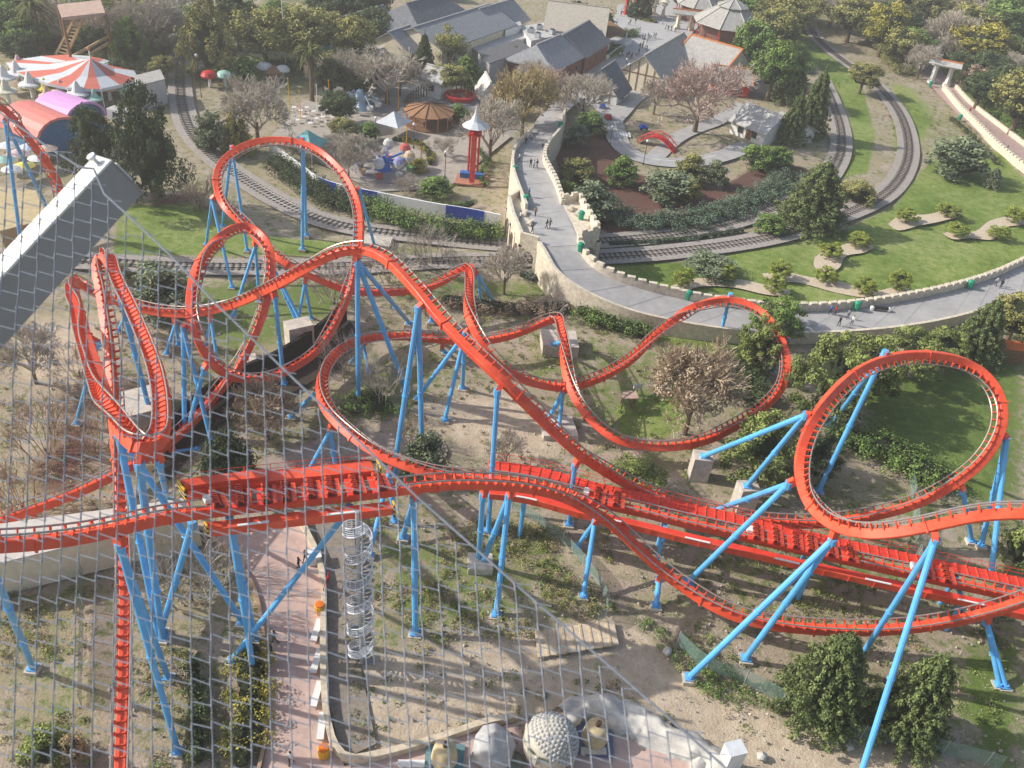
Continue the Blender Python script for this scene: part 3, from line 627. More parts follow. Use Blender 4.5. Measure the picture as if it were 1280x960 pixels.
# ------------------------------------------------------------------ vegetation
def rnd_dir(rng):
    while 1:
        v = Vector((rng.uniform(-1, 1), rng.uniform(-1, 1), rng.uniform(-1, 1)))
        if .05 < v.length < 1: return v.normalized()
def leafquad(b, c, nrm, sz, rng, m, asp=1.6):
    a = nrm.cross(rnd_dir(rng))
    if a.length < 1e-3: return
    a.normalize(); d = nrm.cross(a); u = a*sz*asp*.5; v = d*sz*.5
    b.add([c-u, c+v*.9, c+u, c-v*.9], [(0, 1, 2, 3)], m)
    b.t.append(b.cur+rng.uniform(-.22, .22))
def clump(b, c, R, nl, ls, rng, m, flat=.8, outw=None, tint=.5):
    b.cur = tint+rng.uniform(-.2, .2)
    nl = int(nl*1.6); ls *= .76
    for _ in range(nl):
        d = rnd_dir(rng); rr = R*rng.uniform(.45, 1.05); p = c+Vector((d.x*rr, d.y*rr, d.z*rr*flat))
        n_ = (d*1.0+rnd_dir(rng)*.8+Vector((0, 0, .35))).normalized()
        leafquad(b, p, n_, ls*rng.uniform(.7, 1.3), rng, m)
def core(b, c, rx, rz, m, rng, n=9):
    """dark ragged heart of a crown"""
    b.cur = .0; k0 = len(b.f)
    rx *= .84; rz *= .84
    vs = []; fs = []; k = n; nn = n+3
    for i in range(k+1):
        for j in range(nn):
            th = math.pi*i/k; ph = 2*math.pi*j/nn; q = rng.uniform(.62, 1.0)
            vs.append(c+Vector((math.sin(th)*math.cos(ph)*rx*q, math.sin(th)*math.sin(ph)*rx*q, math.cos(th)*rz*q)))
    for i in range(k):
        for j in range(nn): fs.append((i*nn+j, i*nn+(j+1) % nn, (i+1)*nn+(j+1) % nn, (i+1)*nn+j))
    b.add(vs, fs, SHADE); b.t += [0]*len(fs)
def limbs(b, base, tips, m, r0, rng):
    for t in tips:
        mid = base+(t-base)*.5+Vector((rng.uniform(-.04, .04), rng.uniform(-.04, .04), .03)); b.tube([base, mid, t], r0, m, 5, r2=r0*.25)
VAR = {}
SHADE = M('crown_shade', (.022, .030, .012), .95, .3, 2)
def crown(kind, v, mat):
    """unit tree: 1 high and 1 wide, standing at the origin; returns (crown mesh, trunk mesh)"""
    key = (kind, v, mat.name)
    if key in VAR: return VAR[key]
    rng = random.Random(hash((kind, v)) if False else sum(map(ord, kind))*31+v*977); b = MB(); b.t = []; b.cur = .5; tb = MB()
    if kind in ('round', 'olive', 'sparse'):
        nc = {'round': 84, 'olive': 78, 'sparse': 64}[kind]; nl = {'round': 66, 'olive': 66, 'sparse': 56}[kind]
        cz = .53; tips = []
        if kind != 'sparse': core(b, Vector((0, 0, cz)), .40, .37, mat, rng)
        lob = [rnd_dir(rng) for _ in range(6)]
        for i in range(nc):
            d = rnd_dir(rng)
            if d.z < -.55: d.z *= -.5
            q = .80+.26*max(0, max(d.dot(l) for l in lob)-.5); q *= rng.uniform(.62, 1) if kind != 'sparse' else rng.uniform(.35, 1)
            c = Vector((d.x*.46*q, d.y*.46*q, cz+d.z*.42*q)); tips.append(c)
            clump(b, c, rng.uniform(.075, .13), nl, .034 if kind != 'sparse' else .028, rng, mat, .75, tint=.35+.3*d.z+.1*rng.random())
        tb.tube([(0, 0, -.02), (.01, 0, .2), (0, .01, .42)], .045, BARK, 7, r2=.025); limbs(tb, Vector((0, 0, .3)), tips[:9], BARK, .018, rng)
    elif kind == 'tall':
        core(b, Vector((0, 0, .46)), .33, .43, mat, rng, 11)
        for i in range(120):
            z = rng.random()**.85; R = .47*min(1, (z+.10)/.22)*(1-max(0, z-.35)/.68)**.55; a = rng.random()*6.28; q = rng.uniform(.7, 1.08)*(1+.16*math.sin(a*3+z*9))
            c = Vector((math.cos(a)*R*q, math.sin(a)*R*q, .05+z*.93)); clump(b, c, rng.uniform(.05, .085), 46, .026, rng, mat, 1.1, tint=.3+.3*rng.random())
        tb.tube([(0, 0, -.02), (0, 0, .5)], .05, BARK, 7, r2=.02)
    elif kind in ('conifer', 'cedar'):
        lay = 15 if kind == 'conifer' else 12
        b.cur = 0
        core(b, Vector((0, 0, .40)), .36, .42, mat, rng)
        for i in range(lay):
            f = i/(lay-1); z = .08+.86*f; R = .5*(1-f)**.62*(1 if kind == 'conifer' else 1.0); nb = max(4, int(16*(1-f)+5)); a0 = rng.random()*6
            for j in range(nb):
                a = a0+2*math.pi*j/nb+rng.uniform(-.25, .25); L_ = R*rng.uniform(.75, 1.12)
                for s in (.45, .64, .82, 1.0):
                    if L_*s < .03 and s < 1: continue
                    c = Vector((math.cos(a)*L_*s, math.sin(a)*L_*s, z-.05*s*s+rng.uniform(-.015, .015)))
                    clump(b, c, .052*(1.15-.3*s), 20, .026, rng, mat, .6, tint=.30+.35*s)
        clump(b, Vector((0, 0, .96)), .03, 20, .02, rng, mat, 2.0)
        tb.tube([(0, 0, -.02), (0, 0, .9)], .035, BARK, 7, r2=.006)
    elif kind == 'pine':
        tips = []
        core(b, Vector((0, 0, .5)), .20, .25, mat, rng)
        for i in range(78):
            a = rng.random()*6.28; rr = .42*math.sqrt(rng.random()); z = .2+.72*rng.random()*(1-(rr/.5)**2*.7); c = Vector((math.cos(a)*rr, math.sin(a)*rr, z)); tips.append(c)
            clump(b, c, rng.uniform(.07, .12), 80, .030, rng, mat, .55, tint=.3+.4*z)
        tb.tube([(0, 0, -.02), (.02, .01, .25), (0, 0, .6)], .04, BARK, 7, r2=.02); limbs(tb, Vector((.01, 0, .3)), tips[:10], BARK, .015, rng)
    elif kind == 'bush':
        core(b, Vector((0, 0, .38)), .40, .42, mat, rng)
        for i in range(46):
            d = rnd_dir(rng); d.z = abs(d.z); q = rng.uniform(.72, 1); c = Vector((d.x*.42*q, d.y*.42*q, .08+d.z*.76*q))
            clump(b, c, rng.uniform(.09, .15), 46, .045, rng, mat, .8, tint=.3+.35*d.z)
        tb.tube([(0, 0, -.05), (0, 0, .3)], .04, BARK, 6); limbs(tb, Vector((0, 0, 0)), [Vector((.2, 0, .4)), Vector((-.15, .15, .4)), Vector((-.1, -.2, .4))], BARK, .02, rng)
    elif kind in ('bare', 'thicket'):
        segs = []
        def grow(p, d, L_, r_, lv):
            q = p+d*L_; segs.append((p, q, r_, r_*.6, lv))
            if lv == 0: return
            k = rng.randint(3, 4) if lv > 2 else 3
            for _ in range(k):
                nd = (d*1.0+rnd_dir(rng)*.72+Vector((0, 0, .10))).normalized(); grow(p+d*L_*rng.uniform(.55, 1), nd, L_*rng.uniform(.62, .84), r_*.62, lv-1)
        if kind == 'bare':
            tb.tube([(0, 0, -.02), (.005, .005, .22)], .026, BARK, 6, r2=.018)
            for k in range(7):
                a = k*.9+rng.random()*.6; grow(Vector((0, 0, rng.uniform(.10, .24))), Vector((math.cos(a)*.66, math.sin(a)*.66, .72)).normalized(), .2, .0145, 5 if v < 2 else 5)
        else:
            tb.tube([(0, 0, -.02), (0, 0, .1)], .02, BARK, 5)
            for k in range(12):
                a = rng.random()*6.28; rr = rng.random()*.3; grow(Vector((math.cos(a)*rr, math.sin(a)*rr, 0)), Vector((math.cos(a)*.5, math.sin(a)*.5, .9)).normalized(), .30, .010, 3)
        for p, q, r1, r2, lv in segs:
            r1 = max(r1, .0026); r2 = max(r2, .0020)
            k0 = len(b.f); b.tube([p, q], r1, mat, 3, cap=False, r2=r2); b.t += [rng.uniform(.2, .9)]*(len(b.f)-k0)
    elif kind == 'tan':
        segs = []
        cm, tm, _ = crown('bare', v, mat)
        tb = None; 
        for i in range(90):
            d = rnd_dir(rng); d.z = abs(d.z)*.9-.1; q = rng.uniform(.45, 1); c = Vector((d.x*.42*q, d.y*.42*q, .5+d.z*.42*q)); clump(b, c, .07, 30, .026, rng, mat, .8, tint=.5)
        me = bld(b, 'crown'); VAR[key] = (me, tm, cm); return VAR[key]
    elif kind == 'palm':
        top = Vector((.0, 0, .78))
        for i in range(34):
            a = i*2.399; el = rng.uniform(-.5, 1.1); L_ = rng.uniform(.38, .5); d0 = Vector((math.cos(a)*math.cos(el), math.sin(a)*math.cos(el), math.sin(el))); p = top.copy(); b.cur = .35+.3*el
            for s in range(7):
                d = (d0+Vector((0, 0, -.22*s))).normalized(); q = p+d*L_/7; sd = d.cross(Vector((0, 0, 1))).normalized(); wd = .05*(1-s/8)
                b.add([p-sd*wd, q-sd*wd*.85+Vector((0, 0, -.015)), q, p], [(0, 1, 2, 3)], mat); b.add([p, q, q+sd*wd*.85+Vector((0, 0, -.015)), p+sd*wd], [(0, 1, 2, 3)], mat); b.t += [b.cur+rng.uniform(-.1, .1)]*2; p = q
        tb.tube([(0, 0, -.02), (.01, 0, .4), (0, 0, .8)], [.06, .045, .06], BARK, 8)
    A_ = np.array(b.v); fx = .5/np.percentile(np.hypot(A_[:, 0], A_[:, 1]), 99); fz = 1/A_[:, 2].max()
    for q in (b, tb): q.v = [(x*fx, y*fx, z*fz) for x, y, z in q.v]
    me = bld(b, 'crown'); tm = bld(tb, 'trunk'); VAR[key] = (me, tm, None); return VAR[key]
def bld(b, nm):
    me = bpy.data.meshes.new(nm); me.from_pydata(b.v, [], b.f)
    for m in b.mats: me.materials.append(m)
    me.polygons.foreach_set('material_index', b.m)
    if b.t is not None and len(b.t) == len(b.f):
        a = me.attributes.new('tint', 'FLOAT', 'FACE'); a.data.foreach_set('value', np.array(b.t, np.float32))
    me.update(); return me
L_DK = LEAF('dark_evergreen_leaves', (0.026, 0.042, 0.021), (0.145, 0.189, 0.079))
L_CON = LEAF('conifer_needles', (0.033, 0.052, 0.022), (0.240, 0.291, 0.108))
L_OLV = LEAF('olive_leaves', (0.076, 0.094, 0.033), (0.473, 0.439, 0.153))
L_YEL = LEAF('yellow_green_leaves', (0.109, 0.117, 0.023), (0.527, 0.455, 0.096))
L_GRN = LEAF('green_leaves', (0.048, 0.090, 0.028), (0.283, 0.404, 0.101))
L_GRY = LEAF('grey_green_leaves', (.06, .085, .045), (.33, .38, .22))
L_BLU = LEAF('blue_green_leaves', (.035, .07, .045), (.25, .33, .22))
L_PIN = LEAF('pine_needles', (0.044, 0.070, 0.024), (0.352, 0.404, 0.119))
L_BON = LEAF('bright_pine_needles', (.09, .12, .02), (.46, .52, .11))
L_TAN = LEAF('tan_dead_leaves', (.25, .18, .11), (.60, .48, .35))
L_BRN = LEAF('brown_gold_leaves', (.24, .18, .08), (.58, .47, .26))
L_PNK = LEAF('pinkish_twigs', (0.363, 0.237, 0.199), (0.620, 0.499, 0.441))
L_BARE = LEAF('grey_bare_twigs', (0.304, 0.252, 0.199), (0.620, 0.557, 0.470))
L_BRM = LEAF('brown_brush', (0.214, 0.147, 0.102), (0.499, 0.369, 0.269))
L_PALM = LEAF('palm_fronds', (0.029, 0.040, 0.011), (0.224, 0.236, 0.071))
VC = [0]
def tree(name, kind, mat, base, top, wpx, label, cat=None, group=None, wy=None, z0=0.0, v=None):
    """base and top are where the tree stands and ends in the photograph, wpx its width there"""
    g = at(base[0], base[1], z0); d = ray(*top); t = (d.x*g.x+d.y*g.y)/(d.x*d.x+d.y*d.y); h = (EYE+d*t).z-z0
    # the crown's own thickness also lifts its outline: allow for it
    wd = 1.14*wpx/pxm(g+Vector((0, 0, h*.5))); dep = abs(math.atan2(CAM_H-h*.5, math.hypot(g.x, g.y)))
    h = max(.5, h-.12*wd*math.tan(dep)) if kind not in ('conifer', 'palm', 'bonsai') else max(.6, h)
    VC[0] += 1; vv = VC[0] % 3 if v is None else v
    r_ = crown(kind, vv, mat)
    o = thing(name, label, cat or name.replace('_', ' ').split()[-1], g, (VC[0]*2.4) % 6.28, group); o.scale = (wd, wd if wy is None else wd*wy, h)
    for nm, me in (('crown', r_[0]), ('trunk', r_[1])):
        if me is None: continue
        c = bpy.data.objects.new(nm, me); C.objects.link(c); c.parent = o
    if r_[2] is not None: c = bpy.data.objects.new('branches', r_[2]); C.objects.link(c); c.parent = o
    return o
T = tree
# left and top left
T('evergreen_tree', 'tall', L_DK, (195, 256), (188, 92), 92, 'tall dark evergreen beside the shaded lawn', v=0)
T('evergreen_tree', 'tall', L_DK, (128, 236), (122, 122), 74, 'dark evergreen in front of the striped tent')
T('bare_tree', 'bare', L_BARE, (192, 72), (182, -12), 84, 'pale leafless tree behind the striped tent')
T('evergreen_tree', 'tall', L_GRN, (166, 88), (160, 16), 50, 'narrow dark evergreen behind the striped tent')
T('palm_tree', 'palm', L_PALM, (53, 66), (48, -6), 50, 'bushy palm above the striped tent beside the timber lift')
T('evergreen_tree', 'round', L_DK, (14, 62), (8, 10), 50, 'dark round tree at the top left corner of the park')
T('olive_tree', 'tall', L_OLV, (266, 96), (264, -12), 72, 'pale olive tree beside the railway at the top')
T('olive_tree', 'olive', L_OLV, (332, 86), (328, 4), 74, 'pale olive tree behind the white mushroom')
T('olive_tree', 'olive', L_OLV, (378, 84), (374, 0), 78, 'pale olive tree behind the thick palm trunk')
T('evergreen_tree', 'round', L_DK, (300, 62), (296, -16), 62, 'shady dark tree between two pale olive trees')
T('evergreen_tree', 'round', L_DK, (412, 40), (408, -14), 50, 'dark tree at the top next to the slate roofed hall')
T('conifer_tree', 'cedar', L_GRN, (308, 104), (304, 64), 48, 'small green cedar behind the teal mushroom')
T('bare_tree', 'bare', L_BARE, (322, 178), (318, 92), 92, 'round grey leafless tree beside the coloured mushrooms')
T('shrub', 'bush', L_GRY, (268, 190), (264, 134), 44, 'light green shrub at the bend of the railway')
T('conifer_tree', 'conifer', L_YEL, (298, 190), (294, 128), 42, 'yellow green conifer in front of the grey leafless tree')
T('palm_tree', 'palm', L_PALM, (390, 126), (387, 50), 44, 'palm with a thick trunk beside the cafe tables')
T('evergreen_tree', 'round', L_DK, (414, 124), (410, 68), 36, 'dark leafy tree right of the thick trunked palm')
T('evergreen_tree', 'round', L_OLV, (445, 92), (442, 14), 52, 'round green tree below the slate roofed hall')
T('bare_tree', 'bare', L_BARE, (484, 128), (482, 56), 100, 'broad grey leafless tree behind the white tent')
T('cypress_tree', 'conifer', L_DK, (530, 96), (528, 36), 30, 'dark cypress in front of the cream gable')
T('olive_tree', 'sparse', L_OLV, (560, 92), (557, 28), 44, 'loose olive tree in front of the long grey roof')
T('cypress_tree', 'conifer', L_DK, (586, 62), (584, 14), 18, 'slim cypress in front of the long grey roof')
T('conifer_tree', 'cedar', L_GRN, (582, 104), (580, 62), 48, 'spreading green cedar beside the white hut')
T('bare_tree', 'tan', L_BRN, (652, 172), (648, 72), 90, 'big golden brown tree at the head of the bridge road')
T('bare_tree', 'bare', L_BARE, (612, 200), (608, 112), 76, 'grey leafless tree beside the red slide tower')
T('bare_tree', 'bare', L_BARE, (726, 152), (720, 78), 78, 'tan leafless tree behind the dark gabled hut')
T('bare_tree', 'bare', L_PNK, (684, 140), (688, 80), 56, 'thin leafless tree at the far end of the bridge road')
T('bare_tree', 'bare', L_BARE, (817, 142), (815, 92), 40, 'small leafless tree on the traffic school lawn')
T('bare_tree', 'bare', L_PNK, (868, 165), (866, 58), 118, 'wide pinkish leafless tree over the traffic school')
T('palm_tree', 'palm', L_PALM, (742, 66), (741, 34), 28, 'palm beside the brown slatted pergola')
T('palm_tree', 'palm', L_PALM, (712, 82), (711, 50), 24, 'palm in front of the blue grey hall')
T('cypress_tree', 'conifer', L_GRN, (643, 84), (642, 54), 20, 'small cypress in front of the flat dark roof')
for k, (bx, by, ty, wp, kd) in enumerate([(932, 98, 18, 50, 'round'), (958, 125, 40, 58, 'round'), (985, 128, 58, 46, 'conifer'), (1008, 170, 74, 46, 'conifer'), (985, 178, 108, 40, 'conifer'), (920, 30, -20, 60, 'round')]):
    T('evergreen_tree' if kd == 'round' else 'conifer_tree', kd, L_CON if kd == 'conifer' else L_GRN, (bx, by), (bx-1, ty), wp, ['dark round tree beside the octagonal pavilion', 'dark round tree beside the orange edged roof', 'tall conifer above the inner railway curve', 'tall green conifer against the inner railway curve', 'conifer behind the low grey house', 'dark tree behind the octagonal pavilion'][k])
T('conifer_tree', 'cedar', L_CON, (1012, 280), (1016, 184), 92, 'bushy grey green cedar between the two railway curves')
for k, (bx, by, ty, wp, mt) in enumerate([(1098, 70, -6, 58, L_YEL), (1058, 52, -12, 56, L_OLV), (1074, 116, 72, 40, L_OLV), (994, 38, 6, 34, L_OLV), (1178, 74, -2, 64, None), (1214, 88, 20, 74, L_YEL), (1258, 60, -14, 84, L_GRN), (1262, 168, 74, 76, L_OLV), (1214, 112, 76, 40, L_BRM), (1234, 22, -20, 60, L_DK), (1275, 30, -25, 60, L_DK), (1030, 10, -22, 50, L_DK), (1140, 18, -25, 60, L_DK), (1285, 100, 30, 60, L_DK), (965, 14, -14, 50, L_GRN)]):
    T('bare_tree' if mt is None else 'leafy_tree', 'bare' if mt is None else ('round' if mt is not L_BRM else 'bush'), mt or L_BARE, (bx, by), (bx-2, ty), wp, ['golden tree at the edge of the crowded path', 'olive tree behind the golden tree at the top', 'small olive tree between the two railway curves', 'small bushy tree beside the far end of the railway', 'grey leafless tree beside the crowded path', 'rounded yellow green tree behind the white gate', 'bright green tree at the top right', 'large pale olive tree above the red footpath', 'reddish brown bush beside the white gate', 'dark tree behind the yellow green tree', 'dark tree in the top right corner', 'dark tree at the very end of the railway', 'dark tree over the crowded path', 'dark tree behind the pale olive tree', 'green tree at the top between pavilion and railway'][k])
T('shrub', 'bush', L_GRY, (1192, 216), (1190, 162), 72, 'large rounded grey green shrub on the upper lawn')
T('conifer_tree', 'conifer', L_GRY, (1238, 232), (1236, 204), 24, 'small grey conifer alone on the upper lawn')
# clipped little pines on the gravel islands
BON = [(1132, 275, 262), (1183, 268, 254), (1073, 306, 290), (1266, 276, 258), (1246, 296, 282), (1195, 291, 279), (1036, 320, 304), (852, 356, 336), (905, 346, 331), (972, 345, 327), (967, 362, 344), (1031, 350, 334), (1078, 366, 347), (1120, 360, 337)]
BL = ['on the western gravel island of the upper lawn', 'on the far gravel island of the upper lawn', 'above the forked gravel island', 'at the right end of the winding gravel island', 'on the near side of the winding gravel island', 'at the tip of the winding gravel island', 'at the top of the forked gravel island', 'at the left end of the gravel by the parapet', 'second along the gravel by the parapet from the bridge', 'behind its twin next to the battlemented wall', 'in front of its twin next to the battlemented wall', 'on the bare stem of the forked gravel island', 'on the gravel right behind the wall by the green bin', 'biggest of those behind the battlemented wall']
for (x, y, ty), l in zip(BON, BL): T('pine_tree', 'pine', L_BON, (x, y+2), (x, ty-4), 27, 'small clipped pine '+l, group='clipped pines on the lawn')
T('shrub', 'bush', L_GRY, (888, 340), (888, 314), 66, 'wide grey shrub behind the parapet left of the clipped pines')
# shrubs round the bridge and the traffic school
for x, y, ty, wp, mt, l in [(720, 182, 152, 30, L_BLU, 'blue green bush on the bank beside the bridge parapet'), (738, 166, 136, 40, L_GRN, 'dark green bush above the blue green bush'), (722, 224, 194, 46, L_OLV, 'olive bush on the dark mulch'), (775, 228, 192, 42, L_GRN, 'round green bush beside the traffic school road'), (838, 244, 208, 70, L_GRY, 'broad grey green bush below the red arch bridge'), (735, 268, 222, 74, L_GRY, 'large bush against the battlemented parapet'), (708, 258, 222, 40, L_GRN, 'dark bush squeezed behind the parapet'), (860, 225, 188, 40, L_OLV, 'olive bush at the corner of the traffic school'), (862, 250, 220, 26, L_YEL, 'little yellow bush on the mulch'), (945, 210, 176, 44, L_GRN, 'green bush below the low grey house'), (890, 230, 196, 34, L_GRY, 'pale bush near the blue green hedge'), (970, 208, 178, 40, L_GRN, 'round green bush at the foot of the conifers'), (1068, 250, 222, 50, L_OLV, 'low bush right of the bushy cedar'), (960, 290, 264, 40, L_GRN, 'low bush beside the railway left of the cedar')]:
    T('shrub', 'bush', mt, (x, y), (x, ty), wp, l)
def hedge(name, path, wd, ht, mat, label, dens=1.0, kind='bush', grp=None):
    """one planted row: a run of overlapping clumps in one mesh, with a stem line below"""
    c = even(catmull([at(*p) for p in path], .5), .5); rng = random.Random(len(label)*7+int(wd*100)); b = MB(); b.t = []; b.cur = .5
    t = wthing(name, label, name.replace('_', ' '), c[len(c)//2])
    ls = max(.13, .06*ht+.09)
    for i, p in enumerate(c[::2]):
        for k in range(max(2, int(wd*1.2*dens))):
            q = p+Vector((rng.uniform(-.5, .5)*wd, rng.uniform(-.5, .5)*wd, 0)); zz = ht*rng.uniform(.55, 1.0)
            clump(b, q+Vector((0, 0, zz*.6)), max(.45, ht*.42), 46, ls, rng, mat, .9, tint=rng.uniform(.2, .7))
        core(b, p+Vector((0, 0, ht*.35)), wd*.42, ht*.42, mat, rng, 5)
    ob = b.build('foliage', t); return t
hedge('hedge', [(755, 268), (800, 282), (850, 280), (910, 266), (960, 244), (988, 226)], 6.0, 2.6, L_BLU, 'long blue green hedge along the inner railway line')
hedge('hedge', [(462, 262), (500, 282), (550, 292), (618, 296)], 4.4, 3.4, L_GRN, 'dark green hedge in front of the blue and white wall')
hedge('hedge', [(345, 208), (385, 238), (420, 256), (455, 266)], 5.5, 3.2, L_DK, 'shaded hedge between the railway and the white wall')
hedge('hedge', [(728, 396), (765, 410), (815, 424)], 3.6, 2.8, L_GRN, 'row of dark rounded bushes below the bridge road')
hedge('hedge', [(655, 346), (690, 356), (722, 366)], 3.0, 1.5, L_BLU, 'blue green junipers at the foot of the rocky bridge wall')
hedge('hedge', [(560, 378), (640, 388), (720, 386)], 4.0, 1.8, L_BRM, 'brown leafless hedge below the bridge')
hedge('hedge', [(940, 464), (915, 478), (935, 500), (960, 500)], 5.0, 3.0, L_DK, 'dark bushes inside the red spiral')
hedge('hedge', [(1060, 555), (1110, 570), (1150, 596), (1190, 612)], 6.0, 3.0, L_GRN, 'dark green bushes inside the big open loop')
hedge('hedge', [(440, 512), (455, 500), (475, 505), (480, 520)], 5, 1.6, L_GRN, 'bright green ivy patch near the summit columns')
hedge('hedge', [(244, 836), (247, 880), (250, 960)], 1.6, 2.2, L_DK, 'dark narrow hedge beside the red track at the bottom')
hedge('hedge', [(312, 820), (312, 880), (300, 965)], 3.6, 2.0, L_YEL, 'yellow green hedge along the edge of the paved path')
hedge('hedge', [(598, 190), (608, 205), (602, 220), (606, 236)], 1.3, 1.5, L_GRN, 'serpentine clipped hedge beside the red slide tower')
hedge('hedge', [(494, 176), (520, 180), (534, 190), (538, 208)], 2.2, 1.5, L_YEL, 'yellow clipped hedge beside the balloon ride')
hedge('hedge', [(530, 262), (570, 262), (596, 256)], 3, 1.4, L_GRN, 'low shrubs behind the white and blue wall')
hedge('hedge', [(765, 306), (850, 300), (930, 288)], 2.2, .8, L_BLU, 'low junipers between the two railway lines')
hedge('hedge', [(1118, 36), (1108, 60), (1128, 92)], 8, 3, L_OLV, 'shrubs between the railway and the crowded path')
hedge('hedge', [(1206, 100), (1236, 128), (1262, 150), (1292, 176)], 9, 3.2, L_GRN, 'dense green shrubs behind the upper wall of the red footpath')
hedge('hedge', [(1196, 70), (1230, 66), (1280, 84)], 10, 4, L_DK, 'dark understorey behind the white gate')
hedge('hedge', [(970, 30), (990, 60), (1004, 90)], 6, 3, L_GRN, 'green understorey between pavilion and inner railway curve')
hedge('hedge', [(246, 96), (290, 94), (340, 84), (420, 92)], 6, 2.6, L_GRN, 'green understorey below the pale olive trees')
hedge('hedge', [(0, 60), (50, 58), (100, 62)], 7, 3, L_DK, 'dark shrubs behind the striped tent')
hedge('hedge', [(1190, 150), (1215, 172), (1246, 206)], 3, 1.2, L_OLV, 'low scrub under the white crenellated wall')
# middle
T('pine_tree', 'pine', L_GRN, (966, 418), (964, 362), 64, 'broad pine at the kerb of the bridge road')
T('pine_tree', 'pine', L_PIN, (942, 462), (940, 388), 58, 'pine inside the top of the red spiral')
T('pine_tree', 'pine', L_PIN, (1022, 520), (1020, 402), 92, 'large pine between the spiral and the big loop')
T('pine_tree', 'pine', L_PIN, (1070, 500), (1068, 402), 80, 'large pine behind the head of the big loop')
T('pine_tree', 'pine', L_PIN, (1130, 470), (1126, 400), 78, 'yellowish pine beside the road right of the big loop head')
T('pine_tree', 'pine', L_PIN, (1172, 452), (1168, 400), 58, 'low pine squeezed against the road edge')
T('conifer_tree', 'conifer', L_CON, (1214, 446), (1216, 356), 66, 'blue green spruce at the edge of the road')
T('leafy_tree', 'round', L_OLV, (1258, 428), (1256, 354), 62, 'yellow olive tree at the end of the road')
T('pine_tree', 'pine', L_PIN, (940, 598), (940, 502), 92, 'dark pine in front of the end of the red spiral')
T('pine_tree', 'pine', L_DK, (1012, 594), (1012, 522), 56, 'shaded pine under the left side of the big loop')
T('bare_tree', 'tan', L_TAN, (856, 540), (858, 412), 112, 'tan leafed tree inside the red spiral', v=1)
T('bare_tree', 'tan', L_TAN, (335, 548), (335, 470), 82, 'tan leafed tree beside the dark trench')
T('shrub', 'bush', L_DK, (288, 604), (286, 530), 66, 'dark green shrub behind the red box beam')
T('shrub', 'bush', L_GRY, (202, 388), (201, 322), 84, 'large grey green shrub beside the railway behind the net')
T('shrub', 'sparse', L_PIN, (790, 614), (792, 566), 72, 'loose green shrub behind the low brake run')
T('shrub', 'bush', L_GRY, (530, 590), (530, 536), 54, 'grey green bush between the blue columns', v=0)
T('shrub', 'bush', L_PIN, (1268, 700), (1268, 640), 50, 'green shrub at the far right under the high track')
for k, (x, y, ty, wp, mt, kd, l) in enumerate([(418, 378, 330, 84, L_BARE, 'thicket', 'grey leafless thicket behind the summit columns'), (486, 352, 296, 90, L_BARE, 'thicket', 'grey thicket beside the near railway line'), (540, 330, 276, 70, L_BARE, 'thicket', 'thin grey thicket in the strip between the railway lines'), (630, 366, 300, 60, L_BARE, 'bare', 'small leafless tree left of the rocky bridge wall'), (570, 346, 308, 60, L_BARE, 'thicket', 'grey thicket left of the second sharp crest'), (478, 500, 436, 68, L_BARE, 'thicket', 'grey thicket right of the ivy patch'), (430, 470, 406, 60, L_BARE, 'thicket', 'grey thicket at the end of the dark trench'), (632, 580, 535, 50, L_BARE, 'bare', 'thin leafless sapling behind the low brake run'), (240, 750, 660, 120, L_BARE, 'thicket', 'tangled grey brambles between the blue columns at the bottom'), (205, 716, 664, 60, L_BARE, 'thicket', 'grey brambles below the white wall'), (60, 570, 480, 90, L_BRM, 'thicket', 'brown leafless thicket at the far left'), (120, 566, 500, 70, L_BRM, 'thicket', 'brown leafless thicket left of the steep narrow loop'), (45, 478, 400, 80, L_BARE, 'bare', 'pale leafless tree under the steel beam'), (30, 640, 560, 90, L_BRM, 'thicket', 'brown thicket above the white topped wall'), (100, 470, 420, 60, L_BARE, 'thicket', 'pale thicket left of the steep loop'), (280, 720, 670, 60, L_BARE, 'thicket', 'grey brambles beside the paved path'), (170, 560, 510, 60, L_BRM, 'thicket', 'brown thicket inside the bottom of the narrow loop'), (512, 556, 512, 50, L_BRM, 'thicket', 'brown brush beside the blue column under the summit track'), (250, 262, 215, 60, L_BRM, 'thicket', 'reddish brown brush between evergreen and railway'), (452, 218, 160, 60, L_BARE, 'bare', 'grey leafless tree left of the balloon ride'), (690, 392, 366, 40, L_BARE, 'thicket', 'grey brush below the bridge road')]):
    T('bare_tree' if kd == 'bare' else 'thicket', kd, mt, (x, y), (x-1, ty), wp, l)
# bottom
T('conifer_tree', 'conifer', L_CON, (1016, 890), (1030, 762), 112, 'dense dark green conifer nearest the low bend of track')
T('conifer_tree', 'conifer', L_CON, (1124, 914), (1140, 782), 100, 'yellowish conifer behind the long pale blue leg')
T('shrub', 'bush', L_PIN, (62, 946), (62, 900), 60, 'green bush in the lower left corner')
T('shrub', 'bush', L_BRN, (94, 950), (92, 912), 32, 'rusty brown bush in the lower left corner')
T('shrub', 'bush', L_OLV, (150, 350), (148, 326), 30, 'small olive bush beside the narrow loop top')
